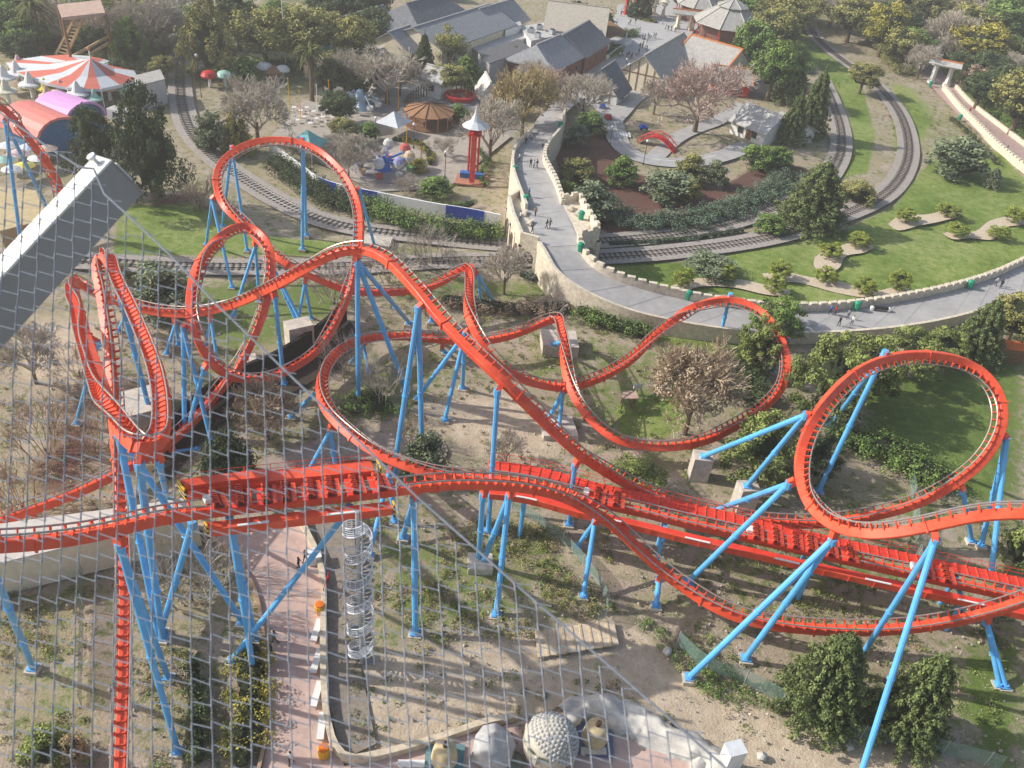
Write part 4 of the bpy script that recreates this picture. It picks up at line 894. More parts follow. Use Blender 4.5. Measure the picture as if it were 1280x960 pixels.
# weeds, dry tufts and small plants over the rough ground
def weeds():
    rng = random.Random(11); b = MB(); b.t = []; b.cur = .5
    ZN = [([(440, 640), (760, 660), (770, 770), (640, 800), (430, 830)], 520, L_OLV), ([(0, 740), (240, 700), (300, 960), (0, 960)], 260, L_OLV), ([(480, 330), (860, 420), (880, 600), (500, 590)], 420, L_OLV), ([(880, 660), (1280, 760), (1240, 940), (830, 830)], 460, L_PIN), ([(0, 400), (240, 400), (240, 640), (0, 640)], 260, L_BRM), ([(230, 430), (450, 400), (450, 590), (240, 590)], 220, L_OLV), ([(440, 830), (900, 830), (960, 950), (440, 930)], 110, L_PIN), ([(800, 770), (880, 800), (960, 880), (870, 880)], 110, L_GRN), ([(1100, 170), (1200, 170), (1180, 60), (1100, 60)], 200, L_OLV), ([(1000, 40), (1060, 90), (1070, 240), (1040, 200)], 90, L_GRN), ([(1000, 590), (1290, 640), (1290, 720), (1000, 680)], 160, L_GRN)]
    for poly, n_, mt in ZN:
        P = [at(*p) for p in poly]; x0, x1 = min(p.x for p in P), max(p.x for p in P); y0, y1 = min(p.y for p in P), max(p.y for p in P); k = 0; tr = 0
        while k < n_ and tr < n_*12:
            tr += 1; x, y = rng.uniform(x0, x1), rng.uniform(y0, y1)
            ins = False
            for i in range(len(P)):
                a, c = P[i], P[(i+1) % len(P)]
                if (a.y > y) != (c.y > y) and x < (c.x-a.x)*(y-a.y)/(c.y-a.y)+a.x: ins = not ins
            if not ins or mnoise.noise(Vector((x*.16, y*.16, 3))) < -.06: continue
            k += 1; R = rng.uniform(.2, .75)**1.0; mm = mt if rng.random() < .7 else rng.choice([L_BRM, L_GRN, L_TAN])
            clump(b, Vector((x, y, R*.25-.1)), R, int(12+30*R), .15, rng, mm, .6, tint=rng.uniform(.2, .75))
    o = b.build('undergrowth'); tag(o, 'low weeds and dry tufts scattered over the rough ground', 'undergrowth', kind='stuff')
weeds()
def stones():
    rng = random.Random(4); b = MB(); SM = M('loose_stone', (.47, .41, .33), .95, .3, 5)
    for poly, n_ in (([(430, 640), (900, 660), (980, 960), (430, 950)], 900), ([(0, 400), (250, 400), (240, 960), (0, 960)], 350), ([(480, 400), (880, 430), (900, 640), (480, 600)], 500), ([(880, 660), (1290, 760), (1290, 960), (900, 940)], 350)):
        P = [at(*p) for p in poly]
        for _ in range(n_):
            u, v = rng.random(), rng.random(); p = P[0].lerp(P[1], u).lerp(P[3].lerp(P[2], u), v); r_ = .06+.16*rng.random()**3; a = rng.random()*6
            vs = [p+Vector((math.cos(a+k*1.571)*r_*rng.uniform(.7, 1.4), math.sin(a+k*1.571)*r_, -.12)) for k in range(4)]+[p+Vector((rng.uniform(-.3, .3)*r_, rng.uniform(-.3, .3)*r_, r_*.8))]
            b.add(vs, [(0, 1, 4), (1, 2, 4), (2, 3, 4), (3, 0, 4)], SM)
    o = b.build('rubble'); tag(o, 'loose stones and rubble scattered over the dry ground', 'rubble', kind='stuff')
stones()
def far_wood():
    rng = random.Random(5); b = MB(); b.t = []; b.cur = .5
    for i in range(420):
        x = rng.uniform(-330, 420); y = 265+rng.random()**1.3*300+abs(x)*.1+max(0, x)*.25
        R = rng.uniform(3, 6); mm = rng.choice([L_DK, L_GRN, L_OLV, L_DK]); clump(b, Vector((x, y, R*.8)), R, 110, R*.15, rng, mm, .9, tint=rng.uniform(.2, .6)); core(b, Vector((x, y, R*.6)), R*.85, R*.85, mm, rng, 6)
    o = b.build('distant_woods'); tag(o, 'distant belt of mixed green trees beyond the park', 'woods', kind='stuff')
far_wood()
# ------------------------------------------------------------------ walls, bridge
lep = even(le, 1.2); rep = even(re_, 1.2)
def nearest(c, px, py, z): q = at(px, py, z); return min(range(len(c)), key=lambda i: (c[i]-q).length)
a0, a1 = nearest(lep, 664, 165, 3.4), nearest(lep, 643, 262, 6)
ai, aj = nearest(lep, 674, 306, 6), nearest(lep, 1400, 305, 1.1)
off = lambda p, dz=0: p+Vector((0, 0, dz))
wall_along('parapet_wall', 'smooth pale parapet on the far side of the bridge road climbing to the golden tree', 'wall', lep[a0:a1+1], 1.15, .5, STONE, 0, 1)
wall_along('parapet_wall', 'low pale wall sweeping along the near edge of the bridge road', 'wall', lep[ai:aj+1], .55, .5, STONE, 0, 1)
b0, b1 = nearest(rep, 706, 143, 2.2), nearest(rep, 684, 187, 5.2); b2, b3 = nearest(rep, 703, 254, 6), nearest(rep, 724, 302, 6)
wall_along('parapet_wall', 'pale curved parapet beside the mulch bank', 'wall', rep[b0:b1+1], 1.3, .5, STONE, 0, 1)
wall_along('battlement_wall', 'battlemented stone wall between the bend and the bridge tower', 'wall', rep[b1+1:b2+1], .9, .6, STONE, .55, 1, gap=.5)
b4 = len(rep)-1
wall_along('battlement_wall', 'long curved battlemented stone wall between road and clipped pines', 'wall', rep[b3:b4+1], .95, .6, STONE, .5, 1, gap=.5, mw=1.25)
# bridge bays: walled bastions on both sides with arches below
def bastion(pix, z, label, open_idx, merl=True):
    P = [at(x, y, z) for x, y in pix]; t = wthing('stone_bridge_bastion', label, 'bridge', P[0])
    b = MB(); b.prism([(p.x, p.y) for p in P], z-1.2, z-.02, STONE); b.build('deck', t)
    for i in range(len(P)-1):
        if i in open_idx: continue
        b = MB(); d = P[i+1]-P[i]; L_ = d.length; b.bar(P[i]+Vector((0, 0, .0)), P[i+1]+Vector((0, 0, 0)), .5, 2.2, STONE); b.build('parapet', t)
        if merl:
            k = max(1, int(L_/1.9)); mb_ = MB()
            for q in range(k): mb_.box(P[i]+d*((q+.5)/k)+Vector((0, 0, 1.35)), (1.15, .54, .5), STONE, rz=math.atan2(d.y, d.x))
            o = mb_.build('merlon', t); o['kind'] = 'stuff'
        # piers and arch ring carrying this side
        nb = max(1, int(round(L_/4.5))); mb_ = MB()
        for q in range(nb+1):
            p = P[i]+d*(q/nb); mb_.box(Vector((p.x, p.y, (z-1.2)/2-.2)), (.9, .9, z-1.0), STONE, rz=math.atan2(d.y, d.x))
        for q in range(nb):
            for s in range(8):
                u0, u1 = s/8, (s+1)/8; h0 = math.sin(math.pi*u0)**.6; h1 = math.sin(math.pi*u1)**.6
                A = P[i]+d*((q+.1+.8*u0)/nb); B_ = P[i]+d*((q+.1+.8*u1)/nb); zb = z-3.4
                vs = []
                for (p, hh) in ((A, h0), (B_, h1)): vs += [Vector((p.x, p.y, zb+hh*1.6)), Vector((p.x, p.y, z-1.0))]
                n_ = Vector((-d.y, d.x, 0)).normalized()*.3
                mb_.add([v+n_ for v in vs]+[v-n_ for v in vs], [(0, 2, 3, 1), (4, 5, 7, 6), (0, 4, 6, 2)], STONE)
        mb_.build('arch', t)
    return t
bastion([(650, 243), (636, 252), (641, 272), (652, 298), (673, 304)], 6, 'square stone bridge bay with tall arches standing over the railway', (), merl=False)
bastion([(700, 254), (723, 250), (748, 292), (722, 300)], 6, 'battlemented stone bridge bay with benches on the right side of the bridge', ())
b = MB(); 
for e_ in range(7):
    c = at(676+e_*3, 318+e_*6, 0); b.ball(c+Vector((0, 0, 1.6)), 1.5+.3*math.sin(e_*2), STONED, 7, 1.4)
o = b.build('rock_face'); tag(o, 'rough brown rock face below the bend of the bridge', 'rock')
# ------------------------------------------------------------------ flat sheets
def flat(name, pix, mat, z=.06, zz=0): 
    b = MB(); P = [at(x, y, zz) for x, y in pix]; P = catmull(P+[P[0]], 1.0); b.poly([Vector((p.x, p.y, z+zz)) for p in P], mat); o = b.build(name); o['kind'] = 'structure'; return o
def flat_poly(name, pix, mat, z=.06):
    b = MB(); b.poly([at(x, y)+Vector((0, 0, z)) for x, y in pix], mat); o = b.build(name); o['kind'] = 'structure'; return o
def road(name, pix, wd, mat, z=.08):
    b = MB(); strip(b, ribbon_pts(smooth([p+Vector((0, 0, z)) for p in catmull(PL(pix), 1.0)], 8), wd), mat); o = b.build(name); o['kind'] = 'structure'; return o
GI = [[(1110, 280), (1125, 270), (1160, 268), (1190, 262), (1202, 268), (1180, 276), (1150, 282), (1120, 288)], [(1178, 292), (1195, 288), (1215, 290), (1240, 275), (1275, 270), (1282, 280), (1258, 284), (1240, 300), (1215, 298), (1190, 299)], [(1018, 322), (1030, 314), (1050, 308), (1070, 302), (1092, 308), (1080, 316), (1058, 320), (1048, 336), (1030, 342), (1018, 334)], [(838, 358), (860, 350), (890, 347), (930, 350), (955, 356), (988, 364), (984, 370), (955, 368), (920, 360), (880, 358), (848, 364)], [(952, 342), (980, 340), (1010, 346), (1050, 352), (1090, 364), (1130, 356), (1138, 362), (1115, 370), (1080, 372), (1045, 366), (1000, 354), (960, 350)]]
for g_ in GI: flat('gravel_island', g_, SAND, .05)
# traffic school roads and paths around it
road('path', [(700, 118), (745, 128), (765, 150), (775, 180), (800, 198), (850, 204), (900, 196), (940, 180)], 5, ASPH)
road('path', [(765, 150), (800, 118), (840, 108)], 5, ASPH, .085); road('path', [(815, 200), (850, 170), (900, 150), (930, 130)], 4, ASPH, .09)
LINE = M('road_marking', (.7, .7, .68), .8, .1)
road('road_marking', [(768, 152), (778, 180), (802, 196), (850, 202), (898, 194)], .22, LINE, .105)
for k in range(6):
    road('road_marking', [(768+k*3.6, 166), (769.5+k*3.6, 172)], .5, LINE, .11)
flat_poly('plaza', [(600, 160), (470, 140), (380, 125), (340, 170), (420, 215), (470, 240), (560, 235), (640, 170)], M('fairground_paving', (.40, .35, .30), .9, .15, .8), .05)
PINKP = M('pink_path', (.42, .30, .27), .9, .12, .8)
road('footpath', [(1125, 20), (1140, 55), (1160, 85), (1172, 100), (1200, 130), (1238, 165), (1300, 212)], 8, PINKP)
LP1 = [at(*p) for p in [(1178, 112), (1196, 135), (1222, 162), (1250, 190), (1290, 222), (1330, 250)]]; LP2 = [at(*p) for p in [(1192, 108), (1212, 130), (1250, 160), (1290, 190), (1330, 222)]]
wall_along('parapet_wall', 'white crenellated wall below the red footpath', 'wall', catmull(LP1, 1.0), 1.4, .6, STONE, .4, 1); wall_along('parapet_wall', 'white wall above the red footpath', 'wall', catmull(LP2, 1.0), 1.1, .6, STONE, 0, 1)
# promenade at the bottom
flat_poly('promenade', [(240, 655), (380, 645), (396, 690), (404, 740), (404, 860), (416, 930), (430, 955), (430, 1010), (318, 1010), (334, 930), (336, 860), (330, 790), (318, 735), (285, 690), (262, 670)], PAVE, .06)
flat_poly('promenade', [(430, 958), (550, 928), (640, 905), (700, 890), (780, 900), (850, 930), (900, 965), (930, 1020), (430, 1020)], PAVE, .066)
PL1 = [(372, 645), (385, 672), (398, 700), (405, 740), (404, 800), (405, 860), (410, 905), (420, 938), (436, 952), (470, 948), (550, 926), (610, 906), (655, 898)]
wall_along('low_wall', 'cream low wall curving down the right edge of the paved path', 'wall', catmull([at(*p) for p in PL1], 1.0), .8, .55, M('cream_rough_wall', (.60, .50, .37), .9, .22, 1.5, bump=.4), 0, 1)
wall_along('low_wall', 'thin tan kerb wall along the left edge of the paved path', 'wall', catmull([at(*p) for p in [(262, 672), (286, 690), (316, 733), (329, 790), (334, 860), (331, 930), (318, 985)]], 1.0), .45, .3, M('tan_kerb', (.42, .28, .18), .9, .2), 0, 1)
flat_poly('shaded_strip', [(392, 645), (440, 640), (446, 700), (450, 830), (470, 930), (440, 944), (424, 935), (412, 880), (410, 740)], M('grey_gravel', (.27, .225, .18), .95, .25, 2), .045)  # gravel coloured dark to paint in the shade beside the cream wall
# white building top under the high track
def white_wall():
    t = wthing('white_walled_channel', 'long white topped wall passing under the high red track at the left', 'wall', at(80, 690))
    top = [(-60, 668, 4), (0, 655, 4), (140, 636, 4), (236, 622, 4), (246, 646, 4), (150, 668, 4), (0, 704, 4), (-60, 716, 4)]
    P = [at(*p) for p in top]; b = MB(); b.prism([(p.x, p.y) for p in P], -.2, 3.9, CREAM); b.build('wall_body', t)
    b = MB(); b.prism([(p.x, p.y) for p in P], 3.903, 4.05, M('pale_concrete', (.58, .54, .49), .9, .12, .8)); b.build('wall_top', t)
white_wall()
# dark lined trench walls
def trench():
    P = catmull([at(*p) for p in [(432, 398), (395, 430), (345, 462), (300, 482), (255, 510), (215, 545), (195, 572)]], 1.0)
    wall_along('retaining_wall', 'black lined retaining wall on the far side of the dark trench', 'wall', P, 2.8, .5, BLACK, 0, 1)
    flat_poly('trench_floor', [(438, 402), (400, 437), (350, 470), (300, 490), (258, 520), (215, 556), (190, 590), (212, 600), (262, 540), (310, 512), (360, 494), (420, 460), (450, 420)], M('dark_trench_soil', (.055, .04, .033), .95, .3, 2), .05)
    b = MB(); c = at(375, 432); b.box(c+Vector((0, 0, 1.8)), (3.4, 2.4, 3.8), CONC, rz=.6); o = b.build('concrete_pier'); tag(o, 'square concrete pier set into the dark trench wall', 'pier')
    b = MB(); c = at(311, 464); b.box(c+Vector((0, 0, 1.0)), (2.2, 2.0, 2.2), CONC, rz=.4); o = b.build('concrete_pier'); tag(o, 'small concrete pier under the loop in the dark trench', 'pier')
trench()
flat('footpath', [(330, 575), (440, 540), (560, 560), (540, 584), (440, 575), (350, 605), (320, 600)], M('dirt_path', (.36, .29, .24), .95, .2, 1), .05)
# ------------------------------------------------------------------ people
SKIN = M('skin', (.50, .30, .21), .6, .05); PMAT = {}
def cloth(c): 
    k = 'cloth_%02d_%02d_%02d' % tuple(int(x*99) for x in c)
    return M(k, c, .9, .12, 6)
def person_mesh(shirt, trou, hair, stride):
    """one figure, walking: legs, trunk, arms, neck and head as one mesh"""
    b = MB(); s = stride; S_, Tt, Hh = cloth(shirt), cloth(trou), cloth(hair)
    for sd in (-1, 1):
        f = s*sd; b.tube([(sd*.10, f*.28+.06, .04), (sd*.10, f*.26-.03, .09), (sd*.10, f*.10, .48), (sd*.09, 0, .90)], [.045, .05, .065, .095], Tt, 7)
        b.tube([(sd*.10, f*.28-.08, .035), (sd*.10, f*.28+.16, .03)], [.045, .035], Hh, 6)
        b.tube([(sd*.19, 0, 1.42), (sd*.25, -f*.10, 1.15), (sd*.24, -f*.22+.04, .92)], [.062, .048, .038], S_, 7); b.ball((sd*.24, -f*.24+.05, .86), .045, SKIN, 6)
    b.lathe((0, 0, 0), [(.02, .84), (.165, .88), (.15, 1.06), (.19, 1.30), (.17, 1.44), (.06, 1.50), (.055, 1.56)], S_, 10, sx=1.1, sy=.68)
    b.ball((0, .01, 1.645), .10, SKIN, 8, 1.2); b.lathe((0, -.015, 1.66), [(.112, -.04), (.115, .03), (.08, .10), (.001, .125)], Hh, 10)
    b.ball((0, .108, 1.64), .018, SKIN, 4)
    return b
PERS = {}
def person(px, py, z, label, shirt, trou=(.03, .035, .06), hair=(.03, .02, .012), rz=None, group=None, stride=None, h=1.72):
    rng = random.Random(int(px*7+py*13)); key = (shirt, trou, hair, rng.randint(0, 1))
    if key not in PERS:
        o = person_mesh(shirt, trou, hair, (.7, 1.0)[key[3]]).build('person', None, (0, 0, 0), True); PERS[key] = o
    else: o = PERS[key].copy(); C.objects.link(o)
    o.location = at(px, py, z)+Vector((0, 0, .02)); o.rotation_euler = (0, 0, rng.uniform(0, 6.28) if rz is None else rz); o.scale = (h/1.78,)*3
    for k in list(o.keys()): del o[k]
    return tag(o, label, 'person', group)
WH, BK, GYc, RD, BLc, TNc = (.7, .7, .7), (.02, .02, .025), (.25, .25, .27), (.5, .03, .03), (.08, .16, .4), (.45, .3, .18)
for x, y, z, l, sh in [(664, 176, 4.2, 'visitor in white walking near the top of the bridge road', WH), (657, 181, 4.6, 'visitor in black by the left parapet near the top of the bridge road', BK), (678, 185, 4.8, 'visitor in white beside a dark clothed companion before the bend', WH), (683, 187, 4.9, 'visitor in grey beside a companion in white before the bend', GYc), (649, 202, 5.6, 'visitor in a white top alone by the left parapet', WH), (663, 209, 5.8, 'dark clothed visitor left of three walking together', BK), (667, 211, 5.8, 'visitor in white in the middle of three walking together', WH), (671, 210, 5.8, 'dark clothed visitor right of three walking together', BK), (661, 246, 6, 'visitor in blue walking alone close to the left parapet', BLc), (669, 270, 6, 'visitor in tan beside the arched bridge bay', TNc), (650, 276, 6, 'visitor in white sitting area of the arched bridge bay', WH), (683, 286, 6, 'visitor in black in the middle of the bridge', BK), (687, 285, 6, 'visitor in dark grey arm in arm on the middle of the bridge', GYc), (665, 292, 6, 'visitor bending at the corner of the arched bridge bay', BK),
    (1037, 392, 1.2, 'visitor in blue next to the battlemented wall', BLc), (1043, 394, 1.2, 'visitor in red next to a visitor in blue by the wall', RD), (1059, 398, 1.2, 'visitor in grey just left of the green bin', GYc), (1048, 407, 1.2, 'visitor in black walking on the road below the green bin', BK), (1064, 406, 1.2, 'visitor in a white coat walking on the road below the green bin', WH), (1244, 357, 1.1, 'visitor in white at the right end of the road', WH), (1250, 360, 1.1, 'visitor in black at the right end of the road', BK),
    (1154, 89, .08, 'visitor in dark blue left of the white gate', BLc), (1157, 86, .08, 'visitor in black left of the white gate', BK), (1204, 142, .08, 'visitor in blue on the red footpath', BLc), (1211, 142, .08, 'visitor in red on the red footpath', RD), (1223, 160, .08, 'visitor in white at the end of the red paving', WH), (1230, 162, .08, 'visitor in grey at the end of the red paving', GYc), (1251, 187, .08, 'visitor in dark grey on the grey part of the footpath', GYc), (1257, 190, .08, 'visitor in black on the grey part of the footpath', BK),
    (364, 954, .08, 'visitor in pale clothes with a dark bag on the paved path at the bottom', WH), (382, 702, .08, 'visitor in dark clothes beside the white box on the paved path', BK), (374, 711, .08, 'small figure in black on the paved path', BK), (344, 803, .08, 'visitor in dark blue by the left kerb of the paved path', BLc), (339, 820, .08, 'visitor in black by the left kerb of the paved path', BK)]:
    person(x, y, z, l, sh)
PZ = [(420,190),(432,190),(475,180),(715,230),(735,240),(760,240),(800,240),(790,250),(575,300),(600,300),(620,300),(635,300),(510,300),(530,310),(550,310),(570,330),(510,380),(530,380),(350,455),(365,440),(405,460),(402,500),(420,450),(445,460),(480,440),(500,430),(565,400),(555,380),(390,590),(20,540),(90,530),(70,545),(460,660),(480,640),(585,312),(540,335),(375,450),(435,470),(360,120),(690,190)]
for k, (x, y) in enumerate(PZ): person(720+x/6.4, y/6.4+1, .1, 'dark clothed visitor in the crowd on the distant plaza' if k % 3 else 'pale clothed visitor in the crowd on the distant plaza', BK if k % 3 else WH, group='visitors on the plaza')
for x, y in [(1130, 60), (1136, 64), (1142, 62), (1146, 66), (1128, 52), (1138, 50), (1133, 44), (1126, 40)]: person(x, y, .1, 'dark clothed visitor in the crowd under the trees on the upper path', BK, group='visitors on the upper path')
# ------------------------------------------------------------------ small furniture
def bin_(x, y, z, l):
    g = at(x, y, z); t = wthing('litter_bin', l, 'bin', g); b = MB(); b.lathe(g, [(.42, 0), (.50, 1.1), (.52, 1.1)], GREENP, 8); b.build('bin_body', t); b = MB(); b.lathe(g, [(.56, 1.1), (.56, 1.28), (.40, 1.5), (.001, 1.55)], GREENP, 8); b.build('lid', t)
for x, y, z, l in [(1070, 387, 1.2, 'green litter bin against the battlemented wall beside walkers'), (643, 217, 5.8, 'green litter bin by the left parapet of the bridge road'), (657, 254, 6, 'green litter bin at the corner of the arched bridge bay'), (726, 274, 6, 'green litter bin in the bay with benches'), (725, 314, 5.9, 'green litter bin at the battlemented corner of the bridge'), (859, 374, 2.2, 'green litter bin near the start of the red spiral'), (1211, 360, 1.2, 'green litter bin at the right end of the battlemented wall'), (700, 161, 3.8, 'dark green litter bin by the right parapet near the top of the bridge road'), (1162, 108, .1, 'green litter bin at the foot of the white gate'), (1199, 150, .1, 'green litter bin beside the red footpath')]: bin_(x, y, z, l)
def bench(x, y, z, rz, l, L_=2.0, m=STONE, grp=None):
    g = at(x, y, z); t = wthing('bench', l, 'bench', g, grp); ax_ = (Vector((math.cos(rz), math.sin(rz), 0)), Vector((-math.sin(rz), math.cos(rz), 0)), Vector((0, 0, 1)))
    b = MB(); b.box(g+Vector((0, 0, .45)), (L_, .6, .14), m, ax_); b.build('seat', t)
    for s in (-1, 1):
        b = MB(); b.box(g+ax_[0]*(s*L_*.38)+Vector((0, 0, .19)), (.25, .5, .38), m, ax_); b.build('leg', t)
for x, y, l in [(713, 262, 'pale stone bench first in the battlemented bridge bay'), (722, 268, 'pale stone bench by the wall of the battlemented bridge bay'), (733, 287, 'pale stone bench at the near end of the battlemented bridge bay'), (655, 268, 'pale stone bench inside the arched bridge bay'), (662, 280, 'pale stone bench at the near edge of the arched bridge bay')]: bench(x, y, 6, 1.2, l)
b = None
g = at(1100, 388, 1.15); t = wthing('bench', 'dark bench with two white ends against the battlemented wall', 'bench', g); b = MB(); b.box(g+Vector((0, 0, .5)), (2.2, .6, .4), DARK); b.build('seat', t)
for s in (-1, 1): b = MB(); b.lathe(g+Vector((1.35*s, 0, 0)), [(.35, 0), (.38, .5), (.001, .75)], WHITE, 8); b.build('leg', t)
for y, l in [(791, 'white bench nearest the yellow barrel by the cream wall'), (829, 'second white bench along the cream wall'), (871, 'third white bench along the cream wall'), (911, 'last white bench before the corner of the cream wall')]: bench(396+(6 if y > 900 else 0), y, 0, math.pi/2+(.15 if y > 900 else 0), l, 2.5, WHITE)
def barrel(x, y, l):
    g = at(x, y); t = wthing('yellow_container', l, 'container', g); b = MB(); b.lathe(g, [(.45, 0), (.5, .1), (.5, 1.0), (.4, 1.05)], YEL, 10); b.build('container_body', t); b = MB(); b.lathe(g, [(.42, 1.06), (.42, 1.2), (.001, 1.25)], M('orange_lid', (.75, .18, .02), .5, .1), 10); b.build('lid', t)
barrel(400, 765, 'yellow container above the row of white benches'); barrel(405, 944, 'yellow container below the row of white benches')
def barrier(x, y, l):
    g = at(x, y); t = wthing('barrier', l, 'barrier', g); b = MB(); b.tube([g, g+Vector((0, 0, 1.1))], .05, CRIM, 6); b.tube([g+Vector((0, 2, 0)), g+Vector((0, 2, 1.1))], .05, CRIM, 6); b.tube([g+Vector((0, 0, 1.1)), g+Vector((0, 2, 1.1))], .05, CRIM, 6); b.tube([g+Vector((0, 0, .6)), g+Vector((0, 2, .6))], .05, CRIM, 6); b.build('rail', t); b = MB(); b.box(g+Vector((0, 0, .03)), (.5, .5, .08), CRIM); b.build('foot', t)
barrier(405, 745, 'red post barrier above the upper yellow container')
g = at(393, 702); t = wthing('white_kiosk_box', 'white box with a lid behind the blue diagonal leg', 'box', g); b = MB(); b.box(g+Vector((0, 0, .6)), (1.2, 1.2, 1.2), WHITE, rz=.4); b.build('box_body', t); b = MB(); b.box(g+Vector((0, 0, 1.25)), (1.4, 1.4, .1), WHITE, rz=.4); b.build('lid', t)
def lamp(x, y, h, l, m=DARK, z=0):
    g = at(x, y, z); t = wthing('lamp_post', l, 'lamp post', g); b = MB(); b.tube([g, g+Vector((0, 0, .5))], .14, m, 8); b.tube([g, g+Vector((0, 0, h))], .07, m, 6); b.build('pole', t); b = MB(); b.ball(g+Vector((0, 0, h+.2)), .32, WHITE, 8); b.build('globe', t)
for x, y, h, l in [(804, 206, 5, 'lamp post at the bend of the traffic school road'), (252, 122, 9, 'white globe lamp post beside the red mushroom'), (470, 178, 5, 'lamp post between the white tent and the balloon ride'), (556, 222, 5, 'lamp post left of the red slide tower'), (517, 186, 5, 'lamp post beside the yellow clipped hedge'), (762, 182, 4, 'lamp post at the top of the mulch bank')]: lamp(x, y, h, l)
def pole(x, y, h, l, m=GALV, r=.09):
    g = at(x, y); b = MB(); b.tube([g, g+Vector((0, 0, h))], r, m, 6, r2=r*.6); b.ball(g+Vector((0, 0, h)), r*1.6, m, 6); o = b.build('flag_pole'); tag(o, l, 'pole')
pole(358, 88, 22, 'very tall thin white pole between the olive trees', WHITE, .14); pole(246, 126, 9, 'thin pole left of the globe lamp post', WOOD)
for k, (x, y, c_, l) in enumerate([(362, 132, YEL, 'yellow striped pole left of the cafe tables'), (376, 148, YEL, 'yellow pole in front of the cafe tables'), (397, 140, WHITE, 'white pole among the cafe tables'), (412, 134, YEL, 'yellow pole right of the cafe tables'), (484, 132, YEL, 'yellow pole beside the white tent'), (498, 138, YEL, 'yellow pole between white tent and brown carousel'), (508, 196, YEL, 'yellow pole next to the balloon ride'), (526, 210, CRIM, 'red pole next to the yellow hedge')]): pole(x, y, 6, l, c_, .1)
# mesh fences of green netting
FEN = bpy.data.materials.new('green_netting'); FEN.use_nodes = True
def _fen():
    n_ = FEN.node_tree; B_ = n_.nodes['Principled BSDF']; B_.inputs['Base Color'].default_value = (.22, .34, .29, 1); B_.inputs['Roughness'].default_value = .8; B_.inputs['Alpha'].default_value = .5
_fen()
def fence(path, h, l):
    P = catmull([at(*p) for p in path], 1.2); t = wthing('mesh_fence', l, 'fence', P[len(P)//2]); b = MB(); vs = []; fs = []
    for p in P: vs += [p, p+Vector((0, 0, h))]
    for i in range(len(P)-1): fs.append((2*i, 2*i+2, 2*i+3, 2*i+1))
    b.add(vs, fs, FEN); b.build('netting', t)
    for p in P[::3]: b = MB(); b.tube([p-Vector((0, 0, .1)), p+Vector((0, 0, h+.1))], .045, GALV, 5); b.build('post', t)
fence([(640, 636), (668, 652), (700, 676), (728, 705), (752, 740), (760, 768), (742, 782)], 1.6, 'pale green netting fence curving round the rough grass')
fence([(846, 806), (880, 836), (920, 850), (960, 870), (1010, 898), (1060, 920), (1120, 930), (1190, 945), (1260, 965)], 2.0, 'long green netting fence in front of the two bottom conifers')
fence([(1136, 596), (1142, 640), (1146, 700), (1150, 725)], 1.8, 'green netting fence beside the big open loop')
fence([(104, 690), (104, 790), (102, 890)], 1.8, 'green netting fence standing left of the dark red track')
fence([(400, 470), (425, 445), (445, 420)], 1.6, 'green netting fence at the end of the dark trench')
# wooden steps
g = None; b = MB()
for k in range(9): 
    p = at(672+k*11, 806-k*1.6); b.box(p+Vector((0, 0, .06+.02*k)), (.22, 3.0, .25), M('pale_timber', (.55, .43, .28), .9, .2), rz=.15)
    q = at(677+k*11, 805-k*1.6); b.box(q+Vector((0, 0, .02+.02*k)), (.75, 2.9, .18), SAND, rz=.15)
o = b.build('timber_steps'); tag(o, 'wide pale timber edged steps below the green netting fence', 'steps')
# little timber frames on the grass
def frame_hut(x, y, l, s=1.0, m=WOOD):
    g = at(x, y); t = wthing('feeding_shelter', l, 'frame', g)
    for sx in (-1, 1):
        for sy in (-1, 1): b = MB(); b.tube([g+Vector((sx*.8*s, sy*.6*s, 0)), g+Vector((sx*.7*s, sy*.5*s, 1.8*s))], .08, m, 6); b.build('leg', t)
    b = MB(); b.box(g+Vector((0, 0, 1.9*s)), (2.1*s, 1.6*s, .14), M('pinkish_board', (.5, .35, .28), .9, .2), rz=.2); b.build('board', t)
frame_hut(784, 508, 'pale timber frame on the bright grass beside the tan tree'); frame_hut(791, 584, 'small pinkish timber frame above the low brake run')
b = MB(); g = at(796, 490); b.box(g+Vector((0, 0, 1)), (1.2, .2, .7), WHITE, rz=.3); b.tube([g, g+Vector((0, 0, .9))], .06, WOOD, 6); o = b.build('sign_board'); tag(o, 'small white board on a post beside the pale timber frame', 'sign')
